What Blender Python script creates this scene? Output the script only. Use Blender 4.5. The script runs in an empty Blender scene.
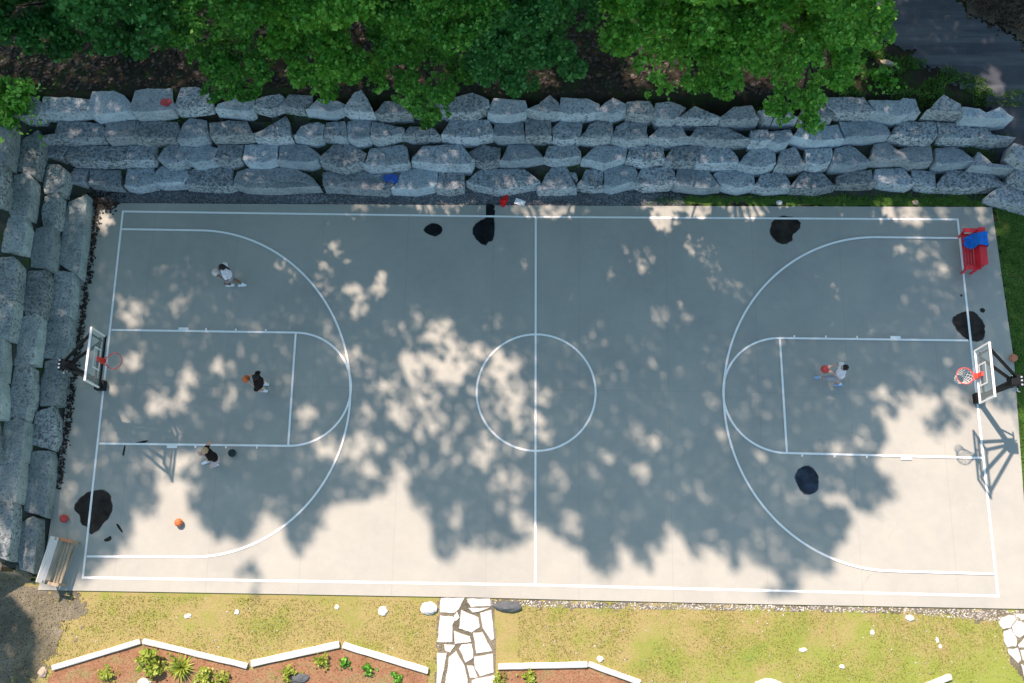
import bpy, bmesh, math, random
import numpy as np
from mathutils import Vector, Matrix, Euler, noise
random.seed(7); rng = np.random.default_rng(7)
S = bpy.context.scene
C = S.collection
# ------------------------------------------------------------------ camera
F = 1029.96
CAM = Vector((-0.0265, -6.648, 31.041))
EUL = Euler((0.25983, 0.01935, 0.01718), 'XYZ')
RM = EUL.to_matrix(); RMT = RM.transposed()
cam_d = bpy.data.cameras.new('camera'); cam = bpy.data.objects.new('camera', cam_d); C.objects.link(cam)
cam.location = CAM; cam.rotation_euler = EUL
cam_d.sensor_width = 36; cam_d.lens = F/1024*36; cam_d.clip_end = 2000; cam_d.clip_start = .5
S.camera = cam
def at(u, v, z=0.0):
    d = RM @ Vector(((u-512)/F, (341.5-v)/F, -1.0)); t = (z-CAM.z)/d.z
    return CAM + d*t
def proj(x, y, z=0.0):
    v = RMT @ (Vector((x, y, z))-CAM)
    return 512+F*v.x/-v.z, 341.5-F*v.y/-v.z
RN = np.array(RM)
def projn(P):
    v = (P-np.array(CAM)) @ RN
    return 512+F*v[:,0]/-v[:,2], 341.5-F*v[:,1]/-v[:,2]
SUN = Vector((-0.34, 0.585, 1.0))          # towards the sun, per metre of height
# ------------------------------------------------------------------ light
W = bpy.data.worlds.new("World"); S.world = W; W.use_nodes = True
nt = W.node_tree; bg = nt.nodes['Background']
sky = nt.nodes.new('ShaderNodeTexSky'); sky.sky_type = 'NISHITA'; sky.sun_disc = False
sky.sun_elevation = math.atan2(1, math.hypot(SUN.x, SUN.y)); sky.sun_rotation = math.atan2(SUN.x, SUN.y) % (2*math.pi)
sky.altitude = 200; sky.air_density = 1.0; sky.dust_density = 1.0
tint = nt.nodes.new('ShaderNodeMix'); tint.data_type = 'RGBA'; tint.blend_type = 'MULTIPLY'; tint.inputs[0].default_value = 1; tint.inputs[7].default_value = (1, 1.07, .96, 1)
nt.links.new(sky.outputs[0], tint.inputs[6]); nt.links.new(tint.outputs[2], bg.inputs[0]); bg.inputs[1].default_value = 0.15
sl = bpy.data.lights.new('sun', 'SUN'); so = bpy.data.objects.new('sun', sl); C.objects.link(so)
sl.energy = 4.6; sl.angle = math.radians(0.8); sl.color = (1.0, .80, .69)
so.rotation_euler = SUN.normalized().to_track_quat('Z', 'Y').to_euler(); so.location = (0, 0, 60)
S.view_settings.view_transform = 'Standard'; S.view_settings.look = 'None'
S.view_settings.exposure = 0.80; S.view_settings.gamma = 1
S.cycles.use_denoising = True
S.cycles.max_bounces = 6; S.cycles.diffuse_bounces = 3; S.cycles.transparent_max_bounces = 8
# ------------------------------------------------------------------ materials
class NT:
    def __init__(s, name):
        s.m = bpy.data.materials.new(name); s.m.use_nodes = True; s.t = s.m.node_tree
        s.b = s.t.nodes['Principled BSDF']; s.co = None
    def n(s, ty, **k):
        o = s.t.nodes.new(ty)
        for a, b in k.items(): setattr(o, a, b)
        return o
    def l(s, a, b): s.t.links.new(a, b)
    def coord(s, which='Object'):
        if which == 'World':
            return s.n('ShaderNodeNewGeometry').outputs['Position']
        return s.n('ShaderNodeTexCoord').outputs[which]
    def noise(s, scale, detail=4, rough=.6, co=None, vec=None):
        o = s.n('ShaderNodeTexNoise'); o.inputs['Scale'].default_value = scale
        o.inputs['Detail'].default_value = detail; o.inputs['Roughness'].default_value = rough
        s.l(co or s.coord('World'), o.inputs['Vector']); return o.outputs['Fac']
    def ramp(s, fac, stops):
        r = s.n('ShaderNodeValToRGB'); e = r.color_ramp.elements
        while len(e) > 1: e.remove(e[-1])
        for i, (p, c) in enumerate(stops):
            k = e[0] if i == 0 else e.new(p)
            k.position = p; k.color = (*c, 1) if len(c) == 3 else c
        s.l(fac, r.inputs[0]); return r.outputs[0]
    def mix(s, fac, a, b, mode='MIX'):
        m = s.n('ShaderNodeMix', data_type='RGBA', blend_type=mode)
        for sock, v in ((m.inputs[0], fac), (m.inputs[6], a), (m.inputs[7], b)):
            if isinstance(v, (int, float)): sock.default_value = v
            elif isinstance(v, tuple): sock.default_value = (*v, 1)
            else: s.l(v, sock)
        return m.outputs[2]
    def math(s, op, a, b=None, clamp=False):
        m = s.n('ShaderNodeMath', operation=op, use_clamp=clamp)
        for sock, v in ((m.inputs[0], a), (m.inputs[1], b)):
            if v is None: continue
            if isinstance(v, (int, float)): sock.default_value = v
            else: s.l(v, sock)
        return m.outputs[0]
    def bump(s, h, strength=.5, dist=.02):
        b = s.n('ShaderNodeBump'); b.inputs['Strength'].default_value = strength; b.inputs['Distance'].default_value = dist
        s.l(h, b.inputs['Height']); s.l(b.outputs[0], s.b.inputs['Normal'])
    def fin(s, col, rough=.85, spec=.3):
        if isinstance(col, tuple): s.b.inputs['Base Color'].default_value = (*col, 1)
        else: s.l(col, s.b.inputs['Base Color'])
        s.b.inputs['Roughness'].default_value = rough; s.b.inputs['Specular IOR Level'].default_value = spec
        return s.m
def plain(name, col, rough=.6, spec=.4, metal=0, var=.15):
    t = NT(name); f = t.noise(9, 3)
    c = t.mix(f, tuple(x*(1-var) for x in col), tuple(min(1, x*(1+var)) for x in col))
    t.b.inputs['Metallic'].default_value = metal
    return t.fin(c, rough, spec)
def mat_concrete():
    t = NT('concrete'); co = t.coord('World')
    a = t.noise(.35, 5, .6, co); b = t.noise(3.0, 6, .7, co); c = t.noise(60, 3, .7, co)
    col = t.ramp(a, [(.3, (.335, .335, .298)), (.5, (.380, .376, .328)), (.7, (.425, .412, .350))])
    col = t.mix(t.ramp(b, [(.42, (0, 0, 0)), (.75, (.35, .35, .35))]), col, (.46, .45, .385))
    col = t.mix(t.ramp(c, [(.35, (.10, .10, .10)), (.6, (0, 0, 0))]), col, (.22, .22, .21))
    # brushed slab joints cut every 2.75 m and one long joint
    sp = t.n('ShaderNodeSeparateXYZ'); t.l(co, sp.inputs[0])
    fx = t.math('ABSOLUTE', t.math('SUBTRACT', t.math('FRACT', t.math('DIVIDE', t.math('ADD', sp.outputs[0], 27.55), 2.75)), .5))
    j = t.math('LESS_THAN', fx, .0042)
    fy = t.math('LESS_THAN', t.math('ABSOLUTE', t.math('SUBTRACT', sp.outputs[1], .07)), .010)
    j = t.math('MAXIMUM', j, fy)
    col = t.mix(t.math('MULTIPLY', j, .16), col, (.12, .13, .13))
    # light scuffs
    w = t.noise(1.1, 9, .75, co)
    col = t.mix(t.ramp(w, [(.60, (0, 0, 0)), (.70, (.30, .30, .30))]), col, (.52, .51, .44))
    vo = t.n('ShaderNodeTexVoronoi', feature='DISTANCE_TO_EDGE'); vo.inputs['Scale'].default_value = .33
    wn = t.n('ShaderNodeTexNoise'); wn.inputs['Scale'].default_value = 1.4; wn.inputs['Detail'].default_value = 6; t.l(co, wn.inputs['Vector'])
    vm = t.n('ShaderNodeVectorMath', operation='MULTIPLY_ADD'); t.l(wn.outputs['Color'], vm.inputs[0]); vm.inputs[1].default_value = (.7, .7, 0); t.l(co, vm.inputs[2]); t.l(vm.outputs[0], vo.inputs['Vector'])
    ck = t.math('MULTIPLY', t.math('LESS_THAN', vo.outputs['Distance'], .0016), t.ramp(a, [(.50, (0, 0, 0)), (.60, (.22, .22, .22))]))
    col = t.mix(ck, col, (.13, .13, .12))
    bl = t.noise(.55, 4, .55, vm.outputs[0]); col = t.mix(t.ramp(bl, [(.40, (.22, .22, .22)), (.58, (0, 0, 0))]), col, (.30, .30, .27))
    t.bump(c, .25, .004)
    return t.fin(col, .8, .25)
def mat_stone(name, c0, c1, c2):
    t = NT(name); co = t.coord('World')
    oi = t.n('ShaderNodeObjectInfo').outputs['Random']
    a = t.noise(1.6, 6, .65, co); b = t.noise(11, 7, .75, co); c = t.noise(34, 5, .7, co)
    col = t.ramp(a, [(.3, c0), (.5, c1), (.7, c2)])
    hs = t.n('ShaderNodeHueSaturation'); t.l(col, hs.inputs['Color'])
    t.l(t.math('ADD', t.math('MULTIPLY', oi, .5), .78), hs.inputs['Value'])
    oi2 = t.math('FRACT', t.math('MULTIPLY', oi, 7.31))
    t.l(t.math('ADD', t.math('MULTIPLY', oi2, .5), .6), hs.inputs['Saturation'])
    col = hs.outputs[0]
    warm = t.ramp(t.math('FRACT', t.math('MULTIPLY', oi, 13.7)), [(.70, (0, 0, 0)), (.95, (.30, .30, .30))])
    col = t.mix(warm, col, (.40, .36, .29))
    rust = t.ramp(t.noise(4.5, 4, .7, co), [(.60, (0, 0, 0)), (.72, (.35, .35, .35))]); col = t.mix(rust, col, (.30, .27, .19))
    thr = t.math('ADD', b, t.math('MULTIPLY', t.math('SUBTRACT', oi2, .5), .10))
    col = t.mix(t.ramp(thr, [(.38, (.9, .9, .9)), (.49, (0, 0, 0))]), col, (.065, .078, .072))      # lichen / moss stains
    col = t.mix(t.ramp(b, [(.60, (0, 0, 0)), (.70, (.75, .75, .75))]), col, (.55, .56, .55))
    col = t.mix(t.ramp(c, [(.30, (.75, .75, .75)), (.45, (0, 0, 0))]), col, (.09, .10, .11))
    nz = t.n('ShaderNodeSeparateXYZ'); t.l(t.n('ShaderNodeNewGeometry').outputs['Normal'], nz.inputs[0])
    topf = t.ramp(nz.outputs[2], [(.70, (0, 0, 0)), (.93, (1, 1, 1))])
    dirt_shade = t.ramp(t.noise(19, 6, .8, co), [(.42, (1, 1, 1)), (.58, (.25, .25, .25))])
    col = t.mix(t.math('MULTIPLY', t.math('MULTIPLY', topf, dirt_shade), .66), col, (.12, .14, .16))   # grit and lichen on level tops; also paints in their shade beside lighter fronts
    h = t.math('ADD', t.math('MULTIPLY', b, 1.0), t.math('MULTIPLY', c, .5))
    t.bump(h, 1.0, .05)
    return t.fin(col, .9, .2)
def mat_leaf(name, c0, c1, c2, trans=.5):
    t = NT(name)
    r = t.n('ShaderNodeNewGeometry').outputs['Random Per Island']
    big = t.noise(.55, 3, .6)
    f = t.math('ADD', t.math('MULTIPLY', r, .65), t.math('MULTIPLY', t.math('SUBTRACT', big, .35), 1.1), True)
    col = t.ramp(f, [(.05, c0), (.5, c1), (.95, c2)])
    t.fin(col, .55, .35)
    tr = t.n('ShaderNodeBsdfTranslucent'); t.l(t.mix(.5, col, tuple(min(1, x*1.5) for x in c2)), tr.inputs[0])
    ms = t.n('ShaderNodeMixShader'); ms.inputs[0].default_value = trans*.5
    t.l(t.b.outputs[0], ms.inputs[1]); t.l(tr.outputs[0], ms.inputs[2])
    t.l(ms.outputs[0], t.t.nodes['Material Output'].inputs[0])
    return t.m
def mat_ground(name, stops, sc=1.2, fine=40, bump=.02, dark=(.03, .03, .02)):
    t = NT(name); co = t.coord('World')
    a = t.noise(sc, 6, .65, co); b = t.noise(fine, 5, .75, co)
    col = t.ramp(a, stops)
    col = t.mix(t.ramp(b, [(.35, (.8, .8, .8)), (.5, (0, 0, 0))]), col, dark)
    col = t.mix(t.ramp(b, [(.58, (0, 0, 0)), (.72, (.45, .45, .45))]), col, tuple(min(.8, x*1.9) for x in stops[len(stops)//2][1]))
    t.bump(b, 1, bump)
    return t.fin(col, .95, .1)
def mat_wood(name, c0, c1, axis=1):
    t = NT(name); mp = t.n('ShaderNodeMapping'); t.l(t.coord('Object'), mp.inputs[0])
    sc = [30, 30, 30]; sc[axis] = 2.0; mp.inputs['Scale'].default_value = sc
    a = t.noise(1, 5, .7, mp.outputs[0])
    col = t.ramp(a, [(.3, c0), (.7, c1)])
    t.bump(a, .5, .004)
    return t.fin(col, .8, .2)
M = {}
M['concrete'] = mat_concrete()
M['stone_b'] = mat_stone('blue_grey_stone', (.37, .43, .47), (.50, .57, .62), (.62, .69, .73))
M['stone_l'] = mat_stone('green_grey_stone', (.32, .375, .36), (.45, .51, .48), (.58, .63, .59))
M['flag'] = mat_ground('pale_flagstone', [(.3, (.50, .48, .44)), (.7, (.72, .70, .66))], 3, 22, .02, (.34, .32, .29))
M['paint'] = plain('white_line_paint', (.92, .91, .86), .6, .3, 0, .04)
M['forest'] = mat_ground('forest_floor', [(.3, (.022, .020, .014)), (.5, (.042, .034, .025)), (.60, (.030, .055, .016)), (.75, (.07, .055, .04))], 1.6, 22, .05)
M['grass'] = mat_ground('dry_grass', [(.30, (.18, .25, .05)), (.42, (.265, .265, .075)), (.52, (.34, .275, .12)), (.64, (.26, .275, .07)), (.78, (.17, .27, .04))], .6, 26, .02, (.22, .19, .06))
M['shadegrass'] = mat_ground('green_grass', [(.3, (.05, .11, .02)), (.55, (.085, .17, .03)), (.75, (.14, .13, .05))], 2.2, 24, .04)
M['gravel'] = mat_ground('gravel', [(.3, (.16, .17, .18)), (.7, (.28, .28, .28))], 3, 30, .03, (.05, .05, .05))
M['pgravel'] = mat_ground('pale_gravel', [(.3, (.10, .095, .07)), (.6, (.24, .21, .15)), (.75, (.30, .27, .21))], 1.2, 26, .03, (.05, .05, .04))
M['bed'] = mat_ground('bark_mulch', [(.3, (.27, .14, .075)), (.5, (.35, .19, .11)), (.62, (.30, .23, .11)), (.75, (.25, .25, .08))], 1.8, 20, .05, (.12, .06, .03))
M['brush'] = mat_ground('dry_brush', [(.3, (.05, .04, .03)), (.7, (.14, .11, .085))], 2.2, 18, .06)
M['brushb'] = mat_leaf('dry_twig', (.04, .03, .02), (.12, .09, .06), (.26, .20, .14), .1)
M['bark'] = mat_ground('bark', [(.3, (.06, .05, .04)), (.7, (.13, .11, .09))], 6, 20, .03)
M['leaf_a'] = mat_leaf('maple_leaf_green', (.012, .075, .008), (.052, .225, .018), (.27, .55, .10))
M['leaf_b'] = mat_leaf('bright_leaf_green', (.018, .105, .009), (.090, .320, .024), (.38, .68, .12))
M['leaf_c'] = mat_leaf('blue_green_leaf', (.008, .060, .012), (.035, .165, .028), (.16, .42, .11))
M['leaf_y'] = mat_leaf('yellow_green_leaf', (.14, .21, .02), (.30, .37, .045), (.52, .56, .16))
M['leaf_d'] = mat_leaf('dark_leaf_green', (.015, .05, .012), (.030, .09, .018), (.06, .15, .03))
M['blade'] = mat_leaf('grass_blade', (.20, .23, .05), (.31, .28, .09), (.23, .30, .055), .3)
M['bladeg'] = mat_leaf('green_grass_blade', (.04, .10, .015), (.08, .19, .03), (.16, .28, .06), .3)
M['litter'] = mat_leaf('dead_leaf', (.006, .007, .006), (.022, .017, .013), (.085, .050, .034), .1)
M['pebble'] = mat_leaf('pebble', (.20, .19, .18), (.45, .43, .40), (.75, .72, .66), 0)
M['dpebble'] = mat_leaf('dark_pebble', (.05, .055, .06), (.14, .15, .16), (.34, .36, .37), 0)
M['black'] = plain('black_metal', (.007, .008, .009), .6, .25)
M['white'] = plain('white_metal', (.80, .80, .80), .45, .5, 0, .03)
M['galv'] = plain('galvanised_bolt', (.6, .62, .65), .35, .5, .6)
M['redp'] = plain('red_paint', (.74, .02, .035), .4, .5)
M['rim'] = plain('red_orange_rim', (.75, .07, .05), .4, .5)
M['net'] = plain('white_net', (.78, .76, .74), .8, .2)
M['blue'] = plain('blue_cloth', (.015, .17, .62), .75, .2, 0, .35)
M['redcloth'] = plain('red_cloth', (.70, .02, .02), .8, .2)
M['white_cloth'] = plain('white_cloth', (.78, .75, .80), .85, .2, 0, .06)
M['black_cloth'] = plain('black_cloth', (.018, .012, .012), .9, .2)
M['grey_cloth'] = plain('grey_cloth', (.32, .33, .38), .85, .2)
M['pink_cloth'] = plain('pale_pink_cloth', (.52, .40, .42), .85, .2)
M['hair'] = plain('black_hair', (.006, .006, .007), .6, .4)
M['hair_l'] = plain('fair_hair', (.42, .28, .16), .6, .4)
M['skin_d'] = plain('brown_skin', (.24, .13, .09), .55, .4)
M['skin_l'] = plain('light_skin', (.58, .34, .27), .55, .4)
M['shoe_w'] = plain('white_shoe', (.82, .86, .90), .5, .4, 0, .04)
M['shoe_b'] = plain('pale_blue_shoe', (.30, .42, .66), .5, .4)
M['wood_g'] = mat_wood('weathered_wood', (.48, .46, .44), (.74, .71, .68))
M['wood_t'] = mat_wood('tan_wood', (.22, .17, .11), (.46, .38, .27))
M['wood_lit'] = mat_wood('lit_orange_wood', (.55, .22, .10), (.70, .32, .16))  # sunlit look of the bench's upper armrest, painted into its wood colour
M['timber'] = mat_wood('sunbleached_timber', (.62, .58, .52), (.85, .82, .76), 0)
M['rock_w'] = plain('white_rock', (.72, .69, .63), .85, .2)
M['rock_d'] = plain('dark_rock', (.10, .11, .115), .8, .3, 0, .4)
M['rock_t'] = plain('tan_rock', (.42, .34, .26), .85, .2)
M['paper'] = plain('white_paper', (.85, .85, .85), .8, .2, 0, .03)
M['eye'] = plain('eye', (.02, .015, .01), .2, .5)
def mat_glass():
    t = NT('clear_acrylic'); t.fin((.72, .85, .86), .08, .5)
    t.b.inputs['Alpha'].default_value = .13
    return t.m
M['glass'] = mat_glass()
def mat_wet(name, c):
    t = NT(name); f = t.ramp(t.noise(2.6, 6, .7), [(.35, (0, 0, 0)), (.68, (1, 1, 1))])
    col = t.mix(f, tuple(x*.6 for x in c), tuple(x*2.2 for x in c)); t.bump(t.noise(40, 3), .2, .003); return t.fin(col, .5, .12)
M['wet'] = mat_wet('wet_concrete', (.008, .010, .012)); M['wetb'] = mat_wet('damp_brown_concrete', (.022, .017, .014))
M['damp'] = plain('damp_concrete', (.15, .15, .135), .7, .3, 0, .3)
M['wetd'] = mat_wet('damp_blue_concrete', (.022, .030, .045))
def mat_asphalt():
    t = NT('asphalt'); co = t.coord('World')
    a = t.noise(.8, 6, .65, co); c = t.noise(45, 4, .7, co)
    mp = t.n('ShaderNodeMapping'); t.l(co, mp.inputs[0]); mp.inputs['Rotation'].default_value = (0, 0, math.radians(33)); mp.inputs['Scale'].default_value = (.10, 1.4, 1)
    s = t.noise(1.0, 5, .6, mp.outputs[0])
    col = t.ramp(a, [(.3, (.040, .046, .056)), (.7, (.062, .068, .080))])
    col = t.mix(t.ramp(s, [(.50, (0, 0, 0)), (.68, (.8, .8, .8))]), col, (.13, .135, .145))
    col = t.mix(t.ramp(c, [(.55, (0, 0, 0)), (.7, (.6, .6, .6))]), col, (.14, .14, .14))
    t.bump(c, .6, .01)
    return t.fin(col, .9, .2)
M['asphalt'] = mat_asphalt()
def mat_ball(name, c, seam=(.02, .015, .01)):
    t = NT(name); sp = t.n('ShaderNodeSeparateXYZ'); t.l(t.coord('Object'), sp.inputs[0])
    x, y, z = sp.outputs
    a = t.math('ABSOLUTE', x); b = t.math('ABSOLUTE', z)
    r2 = t.math('ADD', t.math('MULTIPLY', x, x), t.math('MULTIPLY', z, z))
    k = t.math('ABSOLUTE', t.math('SUBTRACT', t.math('ABSOLUTE', y), t.math('ADD', .05, t.math('MULTIPLY', t.math('MULTIPLY', x, x), 3.2))))
    m = t.math('MINIMUM', t.math('MINIMUM', a, b), k)
    s = t.math('LESS_THAN', m, .0035)
    col = t.mix(t.math('MULTIPLY', s, .8), t.mix(t.noise(20, 3), tuple(v*.85 for v in c), tuple(min(1, v*1.15) for v in c)), seam)
    t.bump(t.noise(500, 2), .3, .002)
    return t.fin(col, .65, .3)
M['ball_o'] = mat_ball('orange_ball_rubber', (.66, .17, .055)); M['ball_r'] = mat_ball('red_ball_rubber', (.55, .07, .06))
M['ball_k'] = mat_ball('dark_ball_rubber', (.012, .028, .032), (.05, .06, .06)); M['ball_w'] = mat_ball('pale_ball_rubber', (.72, .60, .55), (.35, .2, .15))
M['ball_c'] = mat_ball('brick_ball_rubber', (.62, .22, .13))
# ------------------------------------------------------------------ mesh helpers
def new_obj(name, verts, faces, mat, parent=None, smooth=False):
    me = bpy.data.meshes.new(name); me.from_pydata([tuple(v) for v in verts], [], faces); me.validate()
    if smooth: me.polygons.foreach_set('use_smooth', [True]*len(me.polygons))
    o = bpy.data.objects.new(name, me); C.objects.link(o)
    for m in (mat if isinstance(mat, (list, tuple)) else [mat]): me.materials.append(M[m] if isinstance(m, str) else m)
    if parent: o.parent = parent
    return o
def tag(o, label=None, cat=None, group=None, kind=None):
    for k, v in (('label', label), ('category', cat), ('group', group), ('kind', kind)):
        if v: o[k] = v
    return o
def empty(name, loc=(0, 0, 0), rz=0, label=None, cat=None, group=None):
    o = bpy.data.objects.new(name, None); C.objects.link(o); o.location = loc; o.rotation_euler = (0, 0, rz); o.empty_display_size = .2
    return tag(o, label, cat, group)
class MB:
    def __init__(s): s.v = []; s.f = []
    def add(s, v, f):
        n = len(s.v); s.v += [Vector(p) for p in v]; s.f += [tuple(i+n for i in q) for q in f]; return s
    def box(s, c, size, rot=None, bev=0.0):
        bm = bmesh.new(); bmesh.ops.create_cube(bm, size=1)
        for v in bm.verts: v.co = Vector((v.co.x*size[0], v.co.y*size[1], v.co.z*size[2]))
        if bev: bmesh.ops.bevel(bm, geom=bm.edges[:], offset=bev, segments=2, affect='EDGES', profile=.6)
        R = rot.to_matrix() if isinstance(rot, Euler) else (rot or Matrix.Identity(3))
        bm.verts.index_update()
        s.add([R @ v.co + Vector(c) for v in bm.verts], [[v.index for v in f.verts] for f in bm.faces]); bm.free(); return s
    def beam(s, a, b, w, h, bev=0.0, up=Vector((0, 0, 1))):
        a, b = Vector(a), Vector(b); d = (b-a); L = d.length; x = d.normalized()
        if abs(x.dot(up)) > .98: up = Vector((0, 1, 0))
        y = up.cross(x).normalized(); z = x.cross(y)
        R = Matrix((x, y, z)).transposed()
        return s.box((a+b)/2, (L, w, h), R, bev)
    def tube(s, pts, rad, n=10, closed=False, cap=True):
        pts = [Vector(p) for p in pts]; N = len(pts); rad = rad if isinstance(rad, (list, tuple)) else [rad]*N
        V = []; Fc = []; prev = None
        for i, p in enumerate(pts):
            if closed: d = pts[(i+1) % N]-pts[i-1]
            else: d = pts[min(i+1, N-1)]-pts[max(i-1, 0)]
            d = d.normalized() if d.length > 1e-9 else Vector((0, 0, 1))
            if prev is None: x = d.orthogonal().normalized()
            else:
                x = prev-d*prev.dot(d); x = x.normalized() if x.length > 1e-6 else d.orthogonal().normalized()
            prev = x; y = d.cross(x)
            for k in range(n):
                a = 2*math.pi*k/n; V.append(p+(x*math.cos(a)+y*math.sin(a))*rad[i])
        for i in range(N if closed else N-1):
            j = (i+1) % N
            for k in range(n): Fc.append((i*n+k, i*n+(k+1) % n, j*n+(k+1) % n, j*n+k))
        if cap and not closed: Fc.append(tuple(reversed(range(n)))); Fc.append(tuple((N-1)*n+k for k in range(n)))
        return s.add(V, Fc)
    def ell(s, c, r, rot=None, seg=16, rings=10):
        V = []; Fc = []; c = Vector(c); R = rot or Matrix.Identity(3)
        for i in range(rings+1):
            th = math.pi*i/rings
            for k in range(seg):
                ph = 2*math.pi*k/seg
                V.append(c+R@Vector((r[0]*math.sin(th)*math.cos(ph), r[1]*math.sin(th)*math.sin(ph), r[2]*math.cos(th))))
        for i in range(rings):
            for k in range(seg): Fc.append((i*seg+k, (i+1)*seg+k, (i+1)*seg+(k+1) % seg, i*seg+(k+1) % seg))
        return s.add(V, Fc)
    def build(s, name, mat, parent=None, smooth=False): return new_obj(name, s.v, s.f, mat, parent, smooth)
def in_poly(x, y, P):
    c = False; j = len(P)-1
    for i in range(len(P)):
        xi, yi = P[i][0], P[i][1]; xj, yj = P[j][0], P[j][1]
        if (yi > y) != (yj > y) and x < (xj-xi)*(y-yi)/(yj-yi)+xi: c = not c
        j = i
    return c
def in_poly_n(X, Y, P):
    c = np.zeros(X.shape, bool); j = len(P)-1
    for i in range(len(P)):
        xi, yi = P[i][0], P[i][1]; xj, yj = P[j][0], P[j][1]
        if yi != yj: c ^= ((yi > Y) != (yj > Y)) & (X < (xj-xi)*(Y-yi)/(yj-yi)+xi)
        j = i
    return c
# ------------------------------------------------------------------ terrain
def ss(a, b, x): t = min(1, max(0, (x-a)/(b-a))); return t*t*(3-2*t)
GZ = -0.06
def H(x, y):
    yb = y-(.009*x)
    hb = min(2.0, max(0, (yb-6.62)/.60*.5))
    hl = min(2.0, max(0, (-14.50-x)/.58*.5))*ss(-6.15, -5.65, y)
    if x > 14.8: hb *= 1-.55*ss(15.0, 19.0, x)*ss(12, 8, y)
    h = max(hb, hl)
    n = noise.noise(Vector((x*.9, y*.9, 3)))*.05+noise.noise(Vector((x*3.1, y*3.1, 8)))*.025
    if h < 1.95 and h > .02: h -= .10
    if h <= 0.02: n = n*.35*(0 if (-15.2 < x < 15.3 and -6.6 < y < 6.25) else 1) - abs(n)*.1
    far = max(0, abs(x)-22, abs(y)-20)
    return h+GZ+n+min(6, far*.03)*(1 if y > 0 or x < -10 else 0)
xs = list(np.arange(-19.5, 17.7, .12)); ys = list(np.arange(-9.6, 14.7, .12))
xs = [-260, -160, -100, -60, -40, -30, -25, -22, -20.5]+xs+[19, 22, 26, 32, 45, 70, 110, 180, 260]
ys = [-260, -160, -100, -60, -40, -28, -20, -15, -12, -10.5]+ys+[16, 18, 21, 26, 34, 50, 80, 130, 260]
V = [(x, y, H(x, y)) for y in ys for x in xs]; nx = len(xs)
Fc = [(j*nx+i, j*nx+i+1, (j+1)*nx+i+1, (j+1)*nx+i) for j in range(len(ys)-1) for i in range(nx-1)]
tag(new_obj('ground', V, Fc, 'forest', smooth=True), kind='structure')
def green_up(m):
    nt_ = m.node_tree; bs = nt_.nodes['Principled BSDF']; src = bs.inputs['Base Color'].links[0].from_socket
    t = NT.__new__(NT); t.m = m; t.t = nt_; t.b = bs
    sp = t.n('ShaderNodeSeparateXYZ'); co = t.coord('World'); t.l(co, sp.inputs[0])
    f = t.math('ADD', t.math('MULTIPLY', sp.outputs[0], .045), t.math('MULTIPLY', t.math('ADD', sp.outputs[1], 7.6), -.28))
    f = t.math('ADD', f, t.math('MULTIPLY', t.math('SUBTRACT', t.noise(.9, 5, .65, co), .5), 2.4))
    k = t.ramp(f, [(.1, (0, 0, 0)), (.75, (.75, .75, .75))])
    t.l(t.mix(k, src, (.22, .285, .05)), bs.inputs['Base Color'])
green_up(M['grass'])
def drape(name, P, mat, dz, res=.12, jit=.10, kind='structure', ext=0):
    x0 = min(p[0] for p in P)-.2; x1 = max(p[0] for p in P)+.2; y0 = min(p[1] for p in P)-.2; y1 = max(p[1] for p in P)+.2
    nx = int((x1-x0)/res)+1; ny = int((y1-y0)/res)+1
    vi = {}; V = []; Fc = []
    def vert(i, j):
        if (i, j) not in vi:
            x = x0+i*res; y = y0+j*res; vi[(i, j)] = len(V); V.append((x, y, Hs(x, y)+dz))
        return vi[(i, j)]
    for j in range(ny):
        for i in range(nx):
            cx = x0+(i+.5)*res; cy = y0+(j+.5)*res
            q = noise.noise(Vector((cx*2.3, cy*2.3, 5)))*jit*1.6+noise.noise(Vector((cx*7, cy*7, 15)))*jit
            q2 = noise.noise(Vector((cx*2.3, cy*2.3, 25)))*jit*1.6+noise.noise(Vector((cx*7, cy*7, 35)))*jit
            if in_poly(cx+q, cy+q2, P): Fc.append((vert(i, j), vert(i+1, j), vert(i+1, j+1), vert(i, j+1)))
    o = new_obj(name, V, Fc, mat, smooth=True); tag(o, kind=kind); return o
import bisect
def Hs(x, y):   # height of the ground mesh itself (bilinear on its own grid)
    i = min(len(xs)-2, max(0, bisect.bisect_right(xs, x)-1)); j = min(len(ys)-2, max(0, bisect.bisect_right(ys, y)-1))
    a = (x-xs[i])/(xs[i+1]-xs[i]); b = (y-ys[j])/(ys[j+1]-ys[j])
    z = lambda p, q: HV[q*nx0+p]
    return (z(i, j)*(1-a)+z(i+1, j)*a)*(1-b)+(z(i, j+1)*(1-a)+z(i+1, j+1)*a)*b
nx0 = len(xs); HV = [v[2] for v in V]
def W2(P, z=0): return [tuple(at(u, v, z)[:2]) for u, v in P]
M['terrace'] = mat_ground('mossy_terrace_soil', [(.3, (.045, .05, .04)), (.5, (.085, .09, .08)), (.62, (.055, .10, .025)), (.75, (.12, .12, .105))], 2.0, 24, .04)
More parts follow.
